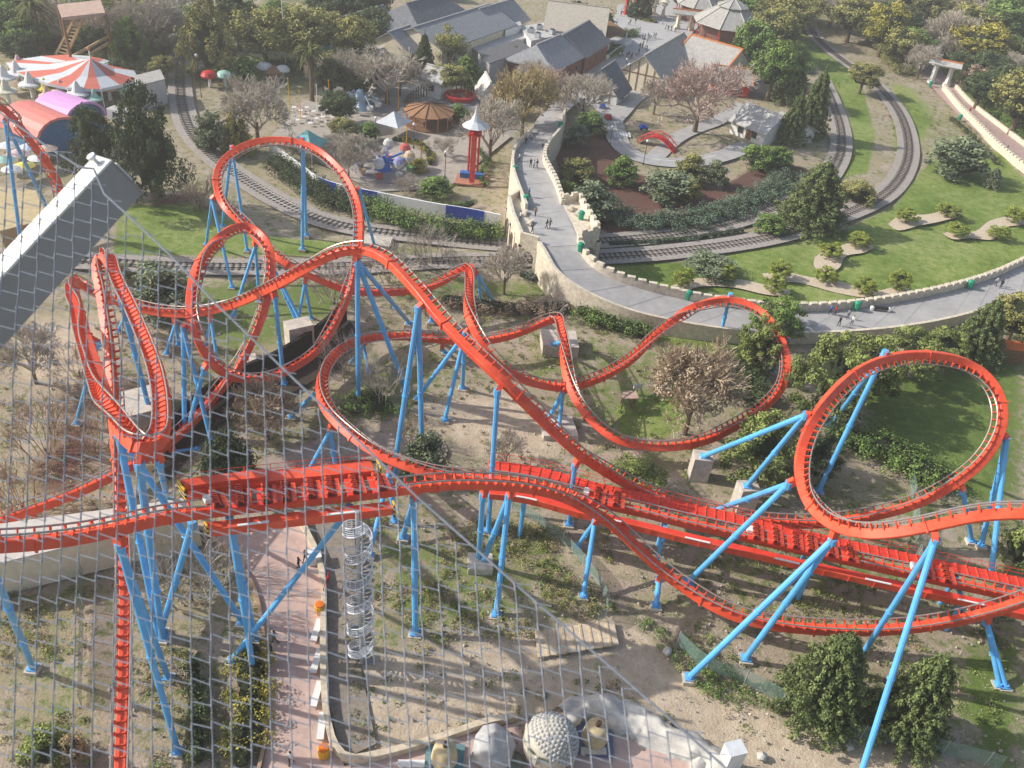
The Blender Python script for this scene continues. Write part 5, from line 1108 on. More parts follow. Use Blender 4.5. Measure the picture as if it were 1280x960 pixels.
# ------------------------------------------------------------------ buildings of the far village
def gable(A, B, rh, wd, eave, label, wall=CREAM, roof=SLATE, ridge=None, over=.7, name='village_house', win=0, timber=False, hip=0.0, doors=0):
    """gabled or hipped house; A and B are the ends of its ridge in the photograph"""
    a, b_ = at(*A, rh), at(*B, rh); d = (b_-a); d.z = 0; L_ = d.length; d.normalize(); s = Vector((d.y, -d.x, 0))
    if s.y > 0: s = -s          # s points to the camera's side
    c = (a+b_)/2; g = Vector((c.x, c.y, 0)); t = wthing(name, label, 'building', g)
    hl = L_/2; hw = wd/2; Zv = lambda z: Vector((0, 0, z))
    W = MB(); P = [g+d*(x*hl)+s*(y*hw) for x, y in ((-1, -1), (1, -1), (1, 1), (-1, 1))]
    vs = [p-Zv(.2) for p in P]+[p+Zv(eave) for p in P]; fs = [(0, 1, 5, 4), (1, 2, 6, 5), (2, 3, 7, 6), (3, 0, 4, 7)]
    if not hip:
        vs += [g-d*hl+Zv(rh-.15), g+d*hl+Zv(rh-.15)]; fs += [(4, 7, 8), (6, 5, 9)]
    W.add(vs, fs, wall); W.build('wall', t)
    R = MB(); sl = (rh-eave)/hw; oy = hw+over; oz = eave-sl*over; ox = hl+over*.8; hx = ox-hip*hw
    for sd in (-1, 1):
        q = [g+d*(-ox)+s*(sd*oy)+Zv(oz), g+d*ox+s*(sd*oy)+Zv(oz), g+d*hx+Zv(rh), g-d*hx+Zv(rh)]
        if sd < 0: q = q[::-1]
        R.add(q+[p+Zv(.28) for p in q], [(3, 2, 1, 0), (4, 5, 6, 7), (0, 1, 5, 4), (1, 2, 6, 5), (2, 3, 7, 6), (3, 0, 4, 7)], roof)
    if hip:
        for sd in (-1, 1):
            q = [g+d*(sd*ox)-s*oy+Zv(oz), g+d*(sd*ox)+s*oy+Zv(oz), g+d*(sd*hx)+Zv(rh)]
            R.add(q+[p+Zv(.28) for p in q], [(0, 1, 2), (5, 4, 3), (0, 3, 4, 1), (1, 4, 5, 2), (2, 5, 3, 0)], roof)
    rf = R.build('roof', t)
    b2 = MB(); b2.bar(g-d*hx+Zv(rh+.3), g+d*hx+Zv(rh+.3), .5, .28, ridge or roof); b2.build('ridge_cap', rf, t['_o'])
    if ridge is not None:
        for sd in (-1, 1):
            b2 = MB(); b2.bar(g+d*(sd*ox)+s*oy+Zv(oz+.34), g+d*(sd*hx)+Zv(rh+.34), .4, .2, ridge); b2.build('barge_board', rf, t['_o'])
    for k in range(win):
        x = (-.8+1.6*(k+.5)/win)*hl; p = g+d*x+s*(hw+.05)+Zv(eave*.52); f_ = MB(); ax_ = (d, s, Vector((0, 0, 1)))
        f_.box(p, (1.5, .12, 1.5), WOOD, ax_); fo = f_.build('window', t); q_ = MB(); q_.box(p+s*.07, (1.2, .06, 1.2), GLASS, ax_); q_.build('pane', fo, t['_o'])
    if doors:
        p = g+d*(hl*.1)+s*(hw+.06)+Zv(1.1); f_ = MB(); f_.box(p, (1.6, .12, 2.2), WOOD, (d, s, Vector((0, 0, 1)))); f_.build('door', t)
    if timber:
        for sd in (-1, 1):
            e = g+d*(sd*(hl+.06)); T_ = MB()
            for k in (-.6, -.2, .2, .6): T_.bar(e+s*(k*hw)+Zv(.1), e+s*(k*hw)+Zv(eave+(rh-eave)*(1-abs(k))*.85), .22, .1, WOOD, up=d)
            T_.bar(e-s*hw+Zv(eave), e+s*hw+Zv(eave), .1, .22, WOOD); T_.build('timber_framing', t)
    return t
def flatb(pix, h, label, wall=GREYW, roof=None, name='flat_roofed_building', par=.4, z0=0):
    P = [at(x, y, h) for x, y in pix]; g = sum(P, Vector((0, 0, 0)))/len(P); g.z = 0; t = wthing(name, label, 'building', g)
    b = MB(); b.prism([(p.x, p.y) for p in P], z0-.2, h-.02, wall); b.build('wall', t)
    b = MB(); b.prism([(g.x+(p.x-g.x)*1.02, g.y+(p.y-g.y)*1.02) for p in P], h, h+.25, roof or wall); b.build('roof', t); return t
SL2 = M('dark_slate_roof', (.17, .175, .195), .85, .25, 1.5, bump=.3); LG = M('light_grey_roof', (.50, .485, .47), .85, .14, 1.2); TR2 = M('weathered_grey_roof', (.40, .38, .35), .9, .2, 1.2, bump=.3)
DKRED = M('dark_red_wall', (.17, .07, .055), .7, .15)
gable((518, 35), (612, 6), 10, 17, 6.5, 'long cream warehouse with a grey ridge roof behind the cypresses', CREAM, SLATE, win=6)
gable((487, 41), (520, 30), 9, 12, 5.5, 'short cream gabled wing at the left end of the long warehouse', CREAM, SLATE, win=2)
gable((430, 22), (478, 8), 9, 14, 5, 'dark slate hall at the top left of the village', M('teal_wall', (.08, .26, .27), .7, .2), SL2, win=5)
gable((492, 10), (566, -10), 13, 20, 7, 'biggest dark slate roofed hall at the top edge', M('pale_blue_wall', (.42, .46, .48), .8, .1), SL2, hip=.6, win=6)
gable((600, 12), (640, 0), 10, 12, 6, 'grey roofed hall at the right end of the warehouse', CREAM, SLATE, win=3)
gable((688, 2), (760, 11), 11, 20, 6, 'wide tan shingled hall with white gables', WHITE, TANROOF, timber=True, win=4)
gable((664, 60), (706, 42), 9, 13, 5, 'blue grey hip roofed hall with dark red walls by the palms', DKRED, SLATE, hip=.5, win=3)
gable((706, 44), (736, 27), 9, 13, 5, 'steep blue grey roof joined behind the hip roofed hall', DKRED, SL2, win=3)
gable((752, 88), (768, 77), 7.5, 10, 2.2, 'small half timbered hut with a steep dark roof', WHITE, SL2, timber=True, win=1)
gable((806, 70), (854, 42), 9, 11, 4.5, 'cream restaurant with a long pale roof on the plaza', CREAM, TR2, timber=True, win=4)
gable((866, 45), (926, 62), 9.5, 17, 4.5, 'broad grey roofed restaurant with an orange ridge', CREAM, TR2, ridge=ORANGE, win=4)
gable((893, 82), (940, 88), 6, 7, 3.4, 'small pavilion with a ribbed roof and orange ridge', CRIM, TR2, ridge=ORANGE, win=2)
gable((934, 130), (976, 146), 6, 9, 3, 'low white house with a grey roof beside the traffic school', WHITE, LG, win=2, doors=1)
gable((978, 142), (1008, 158), 4, 7, 2.6, 'grey lean-to behind the low white house', WHITE, TR2)
gable((536, 82), (560, 88), 6, 6, 4, 'white hut with a pale roof behind the brown carousel', WHITE, LG, win=1)
gable((607, 92), (613, 104), 4, 4, 1.2, 'steep white plank roof beside the golden tree', WHITE, M('white_planks', (.66, .62, .56), .8, .12, 4))
flatb([(598, 66), (648, 50), (664, 62), (612, 80)], 5, 'low building with a dark flat roof below the warehouse', GREYW, M('dark_flat_roof', (.13, .13, .14), .9, .15))
flatb([(576, 52), (640, 34), (664, 46), (600, 66)], 4, 'long low building with a grey flat roof', GREYW, LG)
flatb([(626, 26), (646, 20), (652, 32), (632, 38)], 6, 'white cube shaped building at the end of the warehouse', WHITE, LG)
flatb([(462, 52), (486, 46), (492, 56), (468, 64)], 5, 'small pale grey block left of the cream gable', M('pale_grey_wall', (.5, .5, .5), .8, .08), LG)
flatb([(650, 34), (690, 28), (702, 44), (664, 52)], 5, 'white service block with equipment on its roof', WHITE, LG)
b = MB()
for k, (x, y) in enumerate([(664, 40), (674, 36), (684, 36), (690, 42), (672, 46)]): b = MB(); p = at(x, y, 5.4); b.box(p+Vector((0, 0, .5)), (2.2-.2*k, 1.4, 1.1), GALV, rz=.3*k); b.box(p+Vector((0, 0, 1.15)), (1.0, 1.0, .2), DARK, rz=.3*k); o = b.build('roof_unit'); tag(o, 'grey ventilation unit on the white service block', 'ventilation unit', 'units on the service block')
flat_poly('plaza', [(700, 92), (735, 60), (765, 34), (772, 6), (850, -2), (880, 26), (858, 50), (822, 66), (796, 86), (806, 112), (780, 132), (742, 128), (716, 112)], M('plaza_paving', (.44, .43, .42), .9, .12, .5), .055)
def pergola(pix, h, label):
    P = [at(x, y, h) for x, y in pix]; g = sum(P, Vector((0, 0, 0)))/4; g.z = 0; t = wthing('pergola', label, 'pergola', g)
    b = MB()
    for k in range(15):
        f = k/14; b.bar(P[0].lerp(P[1], f), P[3].lerp(P[2], f), .45, .12, WOOD)
    b.build('slatted_roof', t)
    for p in P: b = MB(); b.tube([Vector((p.x, p.y, 0)), Vector((p.x, p.y, h))], .22, WHITE, 8); b.build('post', t)
pergola([(742, 34), (762, 26), (784, 40), (762, 48)], 4, 'brown slatted pergola on white posts by the plaza')
def pavilion(c, r, h1, h2, label):
    g = at(*c); t = wthing('octagonal_pavilion', label, 'pavilion', g); a0 = math.pi/8
    b = MB(); b.lathe(g, [(r*.82, 0), (r*.82, h1+.3)], DKRED, 8, a0); b.build('wall', t)
    b = MB(); b.lathe(g, [(r*1.08, h1-.2), (r*.4, h1+(h2-h1)*.62), (r*.4, h1+(h2-h1)*.72), (r*.46, h1+(h2-h1)*.68), (.05, h2)], TR2, 8, a0); rf = b.build('roof', t)
    b = MB()
    for k in range(8):
        a = a0+k*math.pi/4; d = Vector((math.cos(a), math.sin(a), 0)); b.tube([g+d*(r*1.08)+Vector((0, 0, h1-.1)), g+d*(r*.4)+Vector((0, 0, h1+(h2-h1)*.62+.1))], .14, M('pale_ridge', (.5, .5, .47), .8, .1), 5); b.tube([g+d*(r*.46)+Vector((0, 0, h1+(h2-h1)*.7)), g+Vector((0, 0, h2+.05))], .12, MATS['pale_ridge'], 5)
    b.build('hip_ridge', rf, t['_o'])
    for k in range(8):
        a = a0+k*math.pi/4; d = Vector((math.cos(a), math.sin(a), 0)); b = MB(); b.tube([g+d*r, g+d*r+Vector((0, 0, h1))], .18, CRIM, 6); b.build('post', t)
pavilion((907, 48), 11, 5, 12, 'octagonal pavilion with a two tiered grey roof'); pavilion((872, 24), 8, 5, 10, 'second octagonal pavilion half hidden at the top edge')
def gate(x0, y0, x1, y1, h, label, post, roofm, name='gate'):
    A, B_ = at(x0, y0), at(x1, y1); t = wthing(name, label, 'gate', (A+B_)/2); d = (B_-A).normalized()
    for p in (A, B_): b = MB(); b.box(p+Vector((0, 0, h*.5)), (1.0, 1.0, h), post, rz=.4); b.box(p+Vector((0, 0, .5)), (1.5, 1.5, .9), post, rz=.4); b.build('pillar', t)
    b = MB(); b.bar(A-d*1.5+Vector((0, 0, h)), B_+d*1.5+Vector((0, 0, h)), .8, .6, post); b.build('lintel', t)
    b = MB()
    for sd in (-1, 1):
        s = Vector((-d.y, d.x, 0))*sd*2.0; q = [A-d*2.2+Vector((0, 0, h+1.5)), B_+d*2.2+Vector((0, 0, h+1.5)), B_+d*2.4+s+Vector((0, 0, h+.5)), A-d*2.4+s+Vector((0, 0, h+.5))]; b.add(q+[p-Vector((0, 0, .15)) for p in q], [(0, 1, 2, 3), (7, 6, 5, 4), (0, 3, 7, 4), (1, 5, 6, 2), (3, 2, 6, 7)], roofm)
    b.bar(A-d*2.4+Vector((0, 0, h+1.55)), B_+d*2.4+Vector((0, 0, h+1.55)), .4, .4, ORANGE); b.build('roof', t)
gate(1163, 104, 1182, 108, 5.4, 'white gate with an orange tiled roof over the red footpath', WHITE, LG); gate(846, 36, 862, 38, 4.5, 'small tiled gatehouse with orange edges on the plaza', CREAM, TR2); gate(782, 18, 794, 20, 6, 'red pillared gate at the far end of the plaza', CRIM, TR2)
def lantern(x, y, h, label):
    g = at(x, y); b = MB(); b.lathe(g, [(1.2, 0), (1.2, .6), (.6, .8), (.5, h*.55), (1.1, h*.6), (1.1, h*.75), (1.7, h*.78), (.5, h*.9), (.2, h)], STONE, 8); o = b.build('stone_lantern'); tag(o, label, 'lantern')
lantern(817, 18, 6.5, 'left of two pale stone lantern towers on the plaza'); lantern(828, 22, 6.5, 'right of two pale stone lantern towers on the plaza')
for x, y, l in [(811, 86, 'white parasol nearest the cream restaurant'), (823, 91, 'white parasol beside the dark canopy'), (792, 92, 'white parasol right of the half timbered hut')]:
    g = at(x, y); t = wthing('parasol', l, 'parasol', g); b = MB(); b.tube([g, g+Vector((0, 0, 2.5))], .05, GALV, 6); b.build('pole', t); b = MB(); b.lathe(g, [(2.1, 2.2), (1.0, 2.6), (.01, 2.85)], WHITE, 10); b.build('canopy', t)
wall_along('planter_wall', 'white planter wall curving along the plaza by the palms', 'wall', catmull([at(*p) for p in [(738, 76), (756, 74), (774, 62), (790, 54)]], 1.0), .9, .5, WHITE, 0, 1)
hedge('hedge', [(742, 72), (758, 70), (774, 58)], 5, 1.4, L_GRN, 'planting inside the white planter on the plaza'); hedge('hedge', [(768, 44), (784, 46), (792, 42)], 4, 2.5, L_GRN, 'green bushes right of the slatted pergola'); hedge('hedge', [(800, 24), (818, 28)], 4, 1.2, L_YEL, 'flower bed in front of the stone lanterns')
# traffic school: red arch bridge, signs, little cars
def arch_bridge():
    A, B_ = at(799, 176), at(844, 190); t = wthing('arch_bridge', 'small red arched footbridge in the traffic school', 'bridge', (A+B_)/2); d = B_-A; s = Vector((-d.y, d.x, 0)).normalized()
    pts = [A+d*(k/14)+Vector((0, 0, 2.2*math.sin(math.pi*k/14))) for k in range(15)]
    b = MB(); boxrun(pts, 2.0, .25, CRIM, b); b.build('deck', t)
    for sd in (-1, 1):
        b = MB(); b.tube([p+s*sd+Vector((0, 0, .9)) for p in pts], .11, CRIM, 6)
        for p in pts[::2]: b.tube([p+s*sd, p+s*sd+Vector((0, 0, .9))], .08, CRIM, 5)
        b.build('railing', t)
arch_bridge()
def buggy(x, y, col, label, rz):
    g = at(x, y); t = wthing('small_car', label, 'car', g); ax_ = (Vector((math.cos(rz), math.sin(rz), 0)), Vector((-math.sin(rz), math.cos(rz), 0)), Vector((0, 0, 1)))
    b = MB(); b.box(g+Vector((0, 0, .5)), (2.0, 1.1, .5), col, ax_); b.box(g+Vector((0, 0, .95))-ax_[0]*.15, (1.0, 1.0, .5), col, ax_); b.build('body', t)
    for sx in (-1, 1):
        for sy in (-1, 1): b = MB(); p = g+ax_[0]*(.65*sx)+ax_[1]*(.55*sy)+Vector((0, 0, .28)); b.tube([p-ax_[1]*.1, p+ax_[1]*.1], .28, DARK, 10); b.build('wheel', t)
buggy(760, 149, CRIM, 'little red car on the traffic school road', 1.9); buggy(753, 135, M('blue_paint', (.03, .15, .6), .4, .05), 'little blue car at the top of the traffic school road', 1.4); buggy(804, 162, MATS['blue_paint'], 'little blue car beside the red arched footbridge', .2)
# ------------------------------------------------------------------ children's fairground
TEAL = M('teal_canvas', (.20, .46, .44), .8, .1); CANV = M('white_canvas', (.62, .64, .66), .8, .08)
def tent(px, wpx, h, eave, label, mat, n=4, rz=.4, base=None):
    g = at(*px); r = wpx/2/pxm(g); t = wthing('tent', label, 'tent', g); b = MB(); b.lathe(g, [(r, eave), (r*.5, eave+(h-eave)*.42), (.05, h)], mat, n, rz); b.build('canopy', t)
    for k in range(n): a = rz+k*2*math.pi/n; b = MB(); p = g+Vector((math.cos(a)*r*.97, math.sin(a)*r*.97, 0)); b.tube([p, p+Vector((0, 0, eave+.1))], .08, GALV, 6); b.build('post', t)
tent((386, 196), 56, 5.5, 3, 'teal pyramid tent behind the far loop', TEAL); tent((492, 168), 48, 5.0, 2.8, 'white pyramid tent in front of the brown carousel', CANV)
def carousel():
    g = at(536, 156); r = 32/pxm(g); t = wthing('carousel', 'round carousel with a brown segmented roof', 'carousel', g); RB = M('brown_roof', (.33, .17, .085), .8, .2, 2)
    b = MB(); b.lathe(g, [(r, 3.2), (.1, 5.0)], RB, 12); b.build('roof', t); b = MB()
    for k in range(12): a = k*math.pi/6; d = Vector((math.cos(a), math.sin(a), 0)); b.tube([g+d*r+Vector((0, 0, 3.25)), g+Vector((0, 0, 5.05))], .12, M('dark_brown', (.09, .05, .03), .8), 4)
    b.build('roof_seam', t)
    for k in range(12): a = k*math.pi/6; p = g+Vector((math.cos(a)*r*.9, math.sin(a)*r*.9, 0)); b = MB(); b.tube([p, p+Vector((0, 0, 3.3))], .12, ORANGE, 6); b.build('post', t)
    b = MB(); b.lathe(g, [(r*.95, 0), (r*.95, .3), (.01, .3)], WOOD, 16); b.build('platform', t)
carousel()
def picket():
    P = catmull([at(*p) for p in [(505, 140), (520, 126), (545, 116), (575, 112), (592, 122)]], 1.2); t = wthing('picket_fence', 'dark curved picket fence behind the brown carousel', 'fence', P[4])
    for p in P: b = MB(); b.tube([p, p+Vector((0, 0, 3.0))], .14, M('dark_brown', (.09, .05, .03), .8), 5); b.build('picket', t)
    b = MB(); b.tube([p+Vector((0, 0, 2.2)) for p in P], .1, MATS['dark_brown'], 4); b.build('rail', t)
picket()
def redride(): 
    g = at(575, 124); t = wthing('pirate_ride', 'low red ride with seats under the dark picket fence', 'ride', g); b = MB(); b.lathe(g, [(3.6, .3), (3.8, 1.2), (3.2, 1.3), (3.0, .5)], CRIM, 14); b.build('hull', t)
    for k in range(6): a = k*1.05; b = MB(); b.box(g+Vector((math.cos(a)*2, math.sin(a)*2, .9)), (.9, .7, .8), ORANGE if k % 2 else CRIM, rz=a); b.build('seat', t)
redride()
def slide():
    g = at(589, 226); h = lift((577, 163), (589, 226)); t = wthing('slide_tower', 'red slide tower with a white cone roof', 'tower', g); top = Vector((at(577, 172, h*.7).x, at(577, 172, h*.7).y+.5, 0))
    b = MB(); b.prism([(g.x+x, g.y+y) for x, y in ((-3, -2.5), (3, -2.5), (3, 2.5), (-3, 2.5))], 0, .3, M('terracotta', (.45, .2, .13), .9, .15)); b.build('platform', t)
    b = MB()
    for x, y in ((-.9, 1.6), (.9, 1.6), (-.9, 3.2), (.9, 3.2)): b = MB(); b.tube([g+Vector((x, y, 0)), g+Vector((x, y, h))], .16, CRIM, 6); b.build('post', t)
    b = MB(); b.box(g+Vector((0, 2.4, h-1.4)), (2.4, 2.2, .25), CRIM); b.box(g+Vector((0, 3.4, h-.8)), (2.4, .15, 1.2), CRIM); b.build('deck', t)
    b = MB(); A = g+Vector((0, 1.4, h-1.3)); B_ = g+Vector((.3, -2.2, .5)); b.bar(A, B_, .9, .2, RED); d = (B_-A).normalized(); s = d.cross(Vector((0, 0, 1))).normalized(); 
    for sd in (-1, 1): b.bar(A+s*sd*.45+Vector((0, 0, .25)), B_+s*sd*.45+Vector((0, 0, .25)), .14, .5, CRIM)
    b.build('chute', t)
    b = MB(); b.lathe(g+Vector((0, 2.4, 0)), [(2.6, h+.2), (1.0, h+1.2), (.35, h+2.6), (.05, h+4.2)], CANV, 10); b.build('cone_roof', t)
    b = MB(); b.box(g+Vector((0, 1.0, .8)), (4.6, 1.4, 1.0), M('blue_mat', (.04, .14, .42), .7, .1)); b.build('blue_mat', t)
slide()
def balloons():
    g = at(480, 214); t = wthing('balloon_ride', 'balloon ride of pastel gondolas on blue arms', 'ride', g); cols = [(.6, .45, .3), (.55, .12, .1), (.62, .6, .55), (.16, .42, .16), (.62, .6, .5), (.55, .3, .3), (.6, .6, .62), (.3, .3, .5)]
    b = MB(); b.lathe(g, [(6.0, 0), (6.0, .3), (.01, .3)], M('ride_floor', (.33, .30, .30), .9, .15), 20); b.build('platform', t)
    b = MB(); b.lathe(g, [(1.5, .3), (.7, 2.6), (.001, 3.2)], MATS['blue_paint'], 10); b.build('hub', t)
    for k in range(8):
        a = k*math.pi/4; d = Vector((math.cos(a), math.sin(a), 0)); c = g+d*5; b = MB(); b.tube([g+Vector((0, 0, 2.2)), c+Vector((0, 0, 3.0))], .2, MATS['blue_paint'], 6); arm = b.build('arm', t)
        b = MB(); b.lathe(c+Vector((0, 0, 3.6)), [(.01, -1.15), (.8, -.8), (1.15, 0)], CANV, 10); b.lathe(c+Vector((0, 0, 3.6)), [(1.15, 0), (.8, .85), (.01, 1.2)], M('balloon_%d' % k, cols[k], .5, .05), 10); b.build('balloon', t)
        b = MB(); b.lathe(c, [(.5, .6), (.75, 1.5), (.7, 1.5), (.01, .9)], M('basket_%d' % k, cols[(k+3) % 8], .6, .1), 10); b.build('basket', t)
balloons()
def octo():
    g = at(450, 136); t = wthing('octopus_ride', 'pale blue ride with curved arms beside the cafe tables', 'ride', g); PB = M('pale_blue_paint', (.35, .47, .6), .5, .1); b = MB(); b.lathe(g, [(2.2, 0), (1.2, 1.5), (.8, 4.0), (.01, 4.6)], PB, 12); b.build('hub', t)
    for k in range(8):
        a = k*math.pi/4; d = Vector((math.cos(a), math.sin(a), 0)); b = MB(); b.tube([g+d*.8+Vector((0, 0, 2)), g+d*2.4+Vector((0, 0, 3.6)), g+d*4+Vector((0, 0, 2))], .18, PB, 6); b.build('arm', t); b = MB(); b.lathe(g+d*4.1, [(.01, .8), (.7, 1.0), (.8, 1.8), (.01, 1.5)], WHITE, 8); b.build('seat', t)
octo()
def table(x, y, label, um=None):
    g = at(x, y); t = wthing('cafe_table', label, 'table', g, 'cafe tables'); b = MB(); b.lathe(g, [(.05, 0), (.05, .72), (.55, .72), (.55, .77), (.001, .77)], WHITE, 8); b.build('tabletop', t)
for x, y in [(368, 138), (376, 142), (384, 138), (392, 143), (400, 137), (408, 142), (380, 150), (396, 152), (388, 158), (404, 150), (416, 150), (372, 154)]:
    table(x, y, 'round white cafe table beside the teal tent')
for k, (x, y) in enumerate([(365, 141), (379, 139), (387, 145), (395, 138), (403, 146), (411, 138), (376, 147), (391, 155), (399, 158), (408, 155), (383, 154), (413, 146), (420, 143), (369, 150)]):
    g = at(x, y); t = thing('cafe_chair', 'white chair among the cafe tables', 'chair', g, k, 'cafe chairs'); b = MB(); b.box((0, 0, .45), (.5, .5, .06), WHITE); b.build('seat', t, (0, 0, 0)); b = MB(); b.box((0, .24, .72), (.5, .06, .5), WHITE); b.build('backrest', t, (0, 0, 0))
    for sx in (-1, 1):
        for sy in (-1, 1): b = MB(); b.tube([(sx*.22, sy*.22, 0), (sx*.22, sy*.22, .43)], .03, WHITE, 4); b.build('leg', t, (0, 0, 0))
# white and blue boundary wall
def bwall():
    P = catmull([at(*p) for p in [(338, 192), (372, 216), (400, 236), (430, 246), (480, 256), (540, 268), (590, 276), (630, 284)]], 1.0); n_ = len(P)
    t = wall_along('boundary_wall', 'white boundary wall with blue panels beside the railway', 'wall', P, 2.3, .35, WHITE, 0, 1)
    for a, c in ((.36, .43), (.47, .58), (.80, .93)):
        b = MB(); i, j = int(a*n_), int(c*n_)
        for k in range(i, j): 
            d = (P[k+1]-P[k]).normalized(); s = Vector((d.y, -d.x, 0)); b.bar(P[k]+s*.2+Vector((0, 0, 1.15)), P[k+1]+s*.2+Vector((0, 0, 1.15)), .08, 2.4, M('blue_panel', (.03, .07, .42), .5, .08))
        b.build('blue_panel', t)
bwall()
# ------------------------------------------------------------------ left: striped tent, hats, barrels
REDST = M('red_canvas', (.62, .17, .12), .8, .08)
def bigtent():
    g = at(98, 128); c = at(113, 73, 8); t = wthing('striped_tent', 'large circus tent with red and white striped roof', 'tent', (c.x, c.y, 0)); n_ = 16
    rim = [at(x, y, 4.0) for x, y in ((8, 78), (22, 90), (40, 98), (60, 104), (84, 109), (104, 111), (126, 111), (150, 106), (172, 98), (168, 88), (150, 80), (130, 74), (112, 70), (84, 68), (52, 70), (24, 74))]
    b = MB(); 
    for k in range(n_):
        p, q = rim[k], rim[(k+1) % n_]; mid = (p+q)/2; b.add([p, q, (q+c*1.0)/2-Vector((0, 0, .8)), (p+c)/2-Vector((0, 0, .8))], [(0, 1, 2, 3)], REDST if k % 2 else CANV); b.add([(p+c)/2-Vector((0, 0, .8)), (q+c)/2-Vector((0, 0, .8)), c], [(0, 1, 2)], REDST if k % 2 else CANV)
        b.add([p, p-Vector((0, 0, .6)), q-Vector((0, 0, .6)), q], [(0, 1, 2, 3)], CANV)
    b.build('roof', t)
    for k in range(0, n_, 2): b = MB(); p = rim[k]; b.tube([Vector((p.x, p.y, 0)), p], .15, WHITE, 6); b.build('post', t)
    b = MB(); b.tube([c-Vector((0, 0, .3)), c+Vector((0, 0, 1.8))], .12, WHITE, 6); b.ball(c+Vector((0, 0, 1.9)), .35, REDST, 6); b.build('finial', t)
bigtent()
PAST = {k: M('pastel_'+k, c, .5, .06) for k, c in dict(white=(.72, .71, .69), pink=(.66, .46, .48), cream=(.68, .64, .5), mint=(.35, .55, .47), peach=(.66, .45, .33), yellow=(.7, .6, .12), blue=(.5, .6, .7)).items()}
def hat(x, y, s, m, label):
    s *= .95; y += 6
    g = at(x, y); t = wthing('giant_hat', label, 'decoration', g); b = MB(); b.lathe(g, [(.3*s, 0), (.3*s, 1.6*s)], WHITE, 8); b.build('stem', t); b = MB(); b.lathe(g, [(.6*s, 1.5*s), (1.5*s, 1.75*s), (1.45*s, 2.0*s), (.75*s, 2.2*s), (.45*s, 2.9*s), (.2*s, 3.5*s), (.001, 3.7*s)], m, 12); b.build('brim_and_cone', t)
def egg(x, y, s, m, label, tilt=.4):
    g = at(x, y); t = wthing('giant_mushroom', label, 'decoration', g); b = MB(); b.lathe(g, [(.35*s, 0), (.28*s, 1.8*s)], WHITE, 8); b.build('stem', t); b = MB(); b.lathe(g+Vector((0, 0, 1.7*s)), [(.3*s, 0), (1.45*s, .1*s), (1.5*s, .35*s), (1.1*s, .9*s), (.5*s, 1.15*s), (.001, 1.2*s)], m, 14); b.build('cap', t)
for x, y, s, m, l in [(10, 108, 1.6, 'white', 'white cone hat at the far left edge beside the red track'), (26, 104, 1.7, 'white', 'tall white hat second from the left of the hat cluster'), (12, 124, 1.5, 'cream', 'cream hat above the red barrel roof'), (42, 116, 1.6, 'white', 'flat white hat left of the yellow hat'), (60, 118, 1.3, 'yellow', 'yellow cone hat behind the pink barrel roof'), (62, 126, 1.2, 'peach', 'peach hat just behind the red barrel roof'), (80, 122, 1.4, 'pink', 'pink hat behind the pink barrel roof'), (101, 128, 1.6, 'white', 'large white hat under the striped tent'), (121, 130, 1.2, 'mint', 'mint hat right of the large white hat'), (28, 92, 1.5, 'pink', 'pink hat at the left rim of the striped tent')]: hat(x, y, s, PAST[m], l)
for x, y, s, m, l in [(138, 125, 1.3, 'peach', 'peach coloured rounded mushroom under the striped tent'), (154, 124, 1.2, 'mint', 'mint rounded mushroom under the right rim of the striped tent'), (168, 122, 1.1, 'blue', 'pale blue mushroom at the right end of the row')]: egg(x, y, s, PAST[m], l)
for x, y, s, m, l in [(263, 108, 1.25, CRIM, 'red mushroom on the lawn beside the lamp post'), (282, 108, 1.25, PAST['mint'], 'teal mushroom on the lawn beside the red one'), (332, 98, 1.3, WHITE, 'white tilted mushroom with a brown hut behind the grey tree'), (354, 100, 1.2, WHITE, 'white mushroom right of the brown hut')]: egg(x, y, s, m, l)

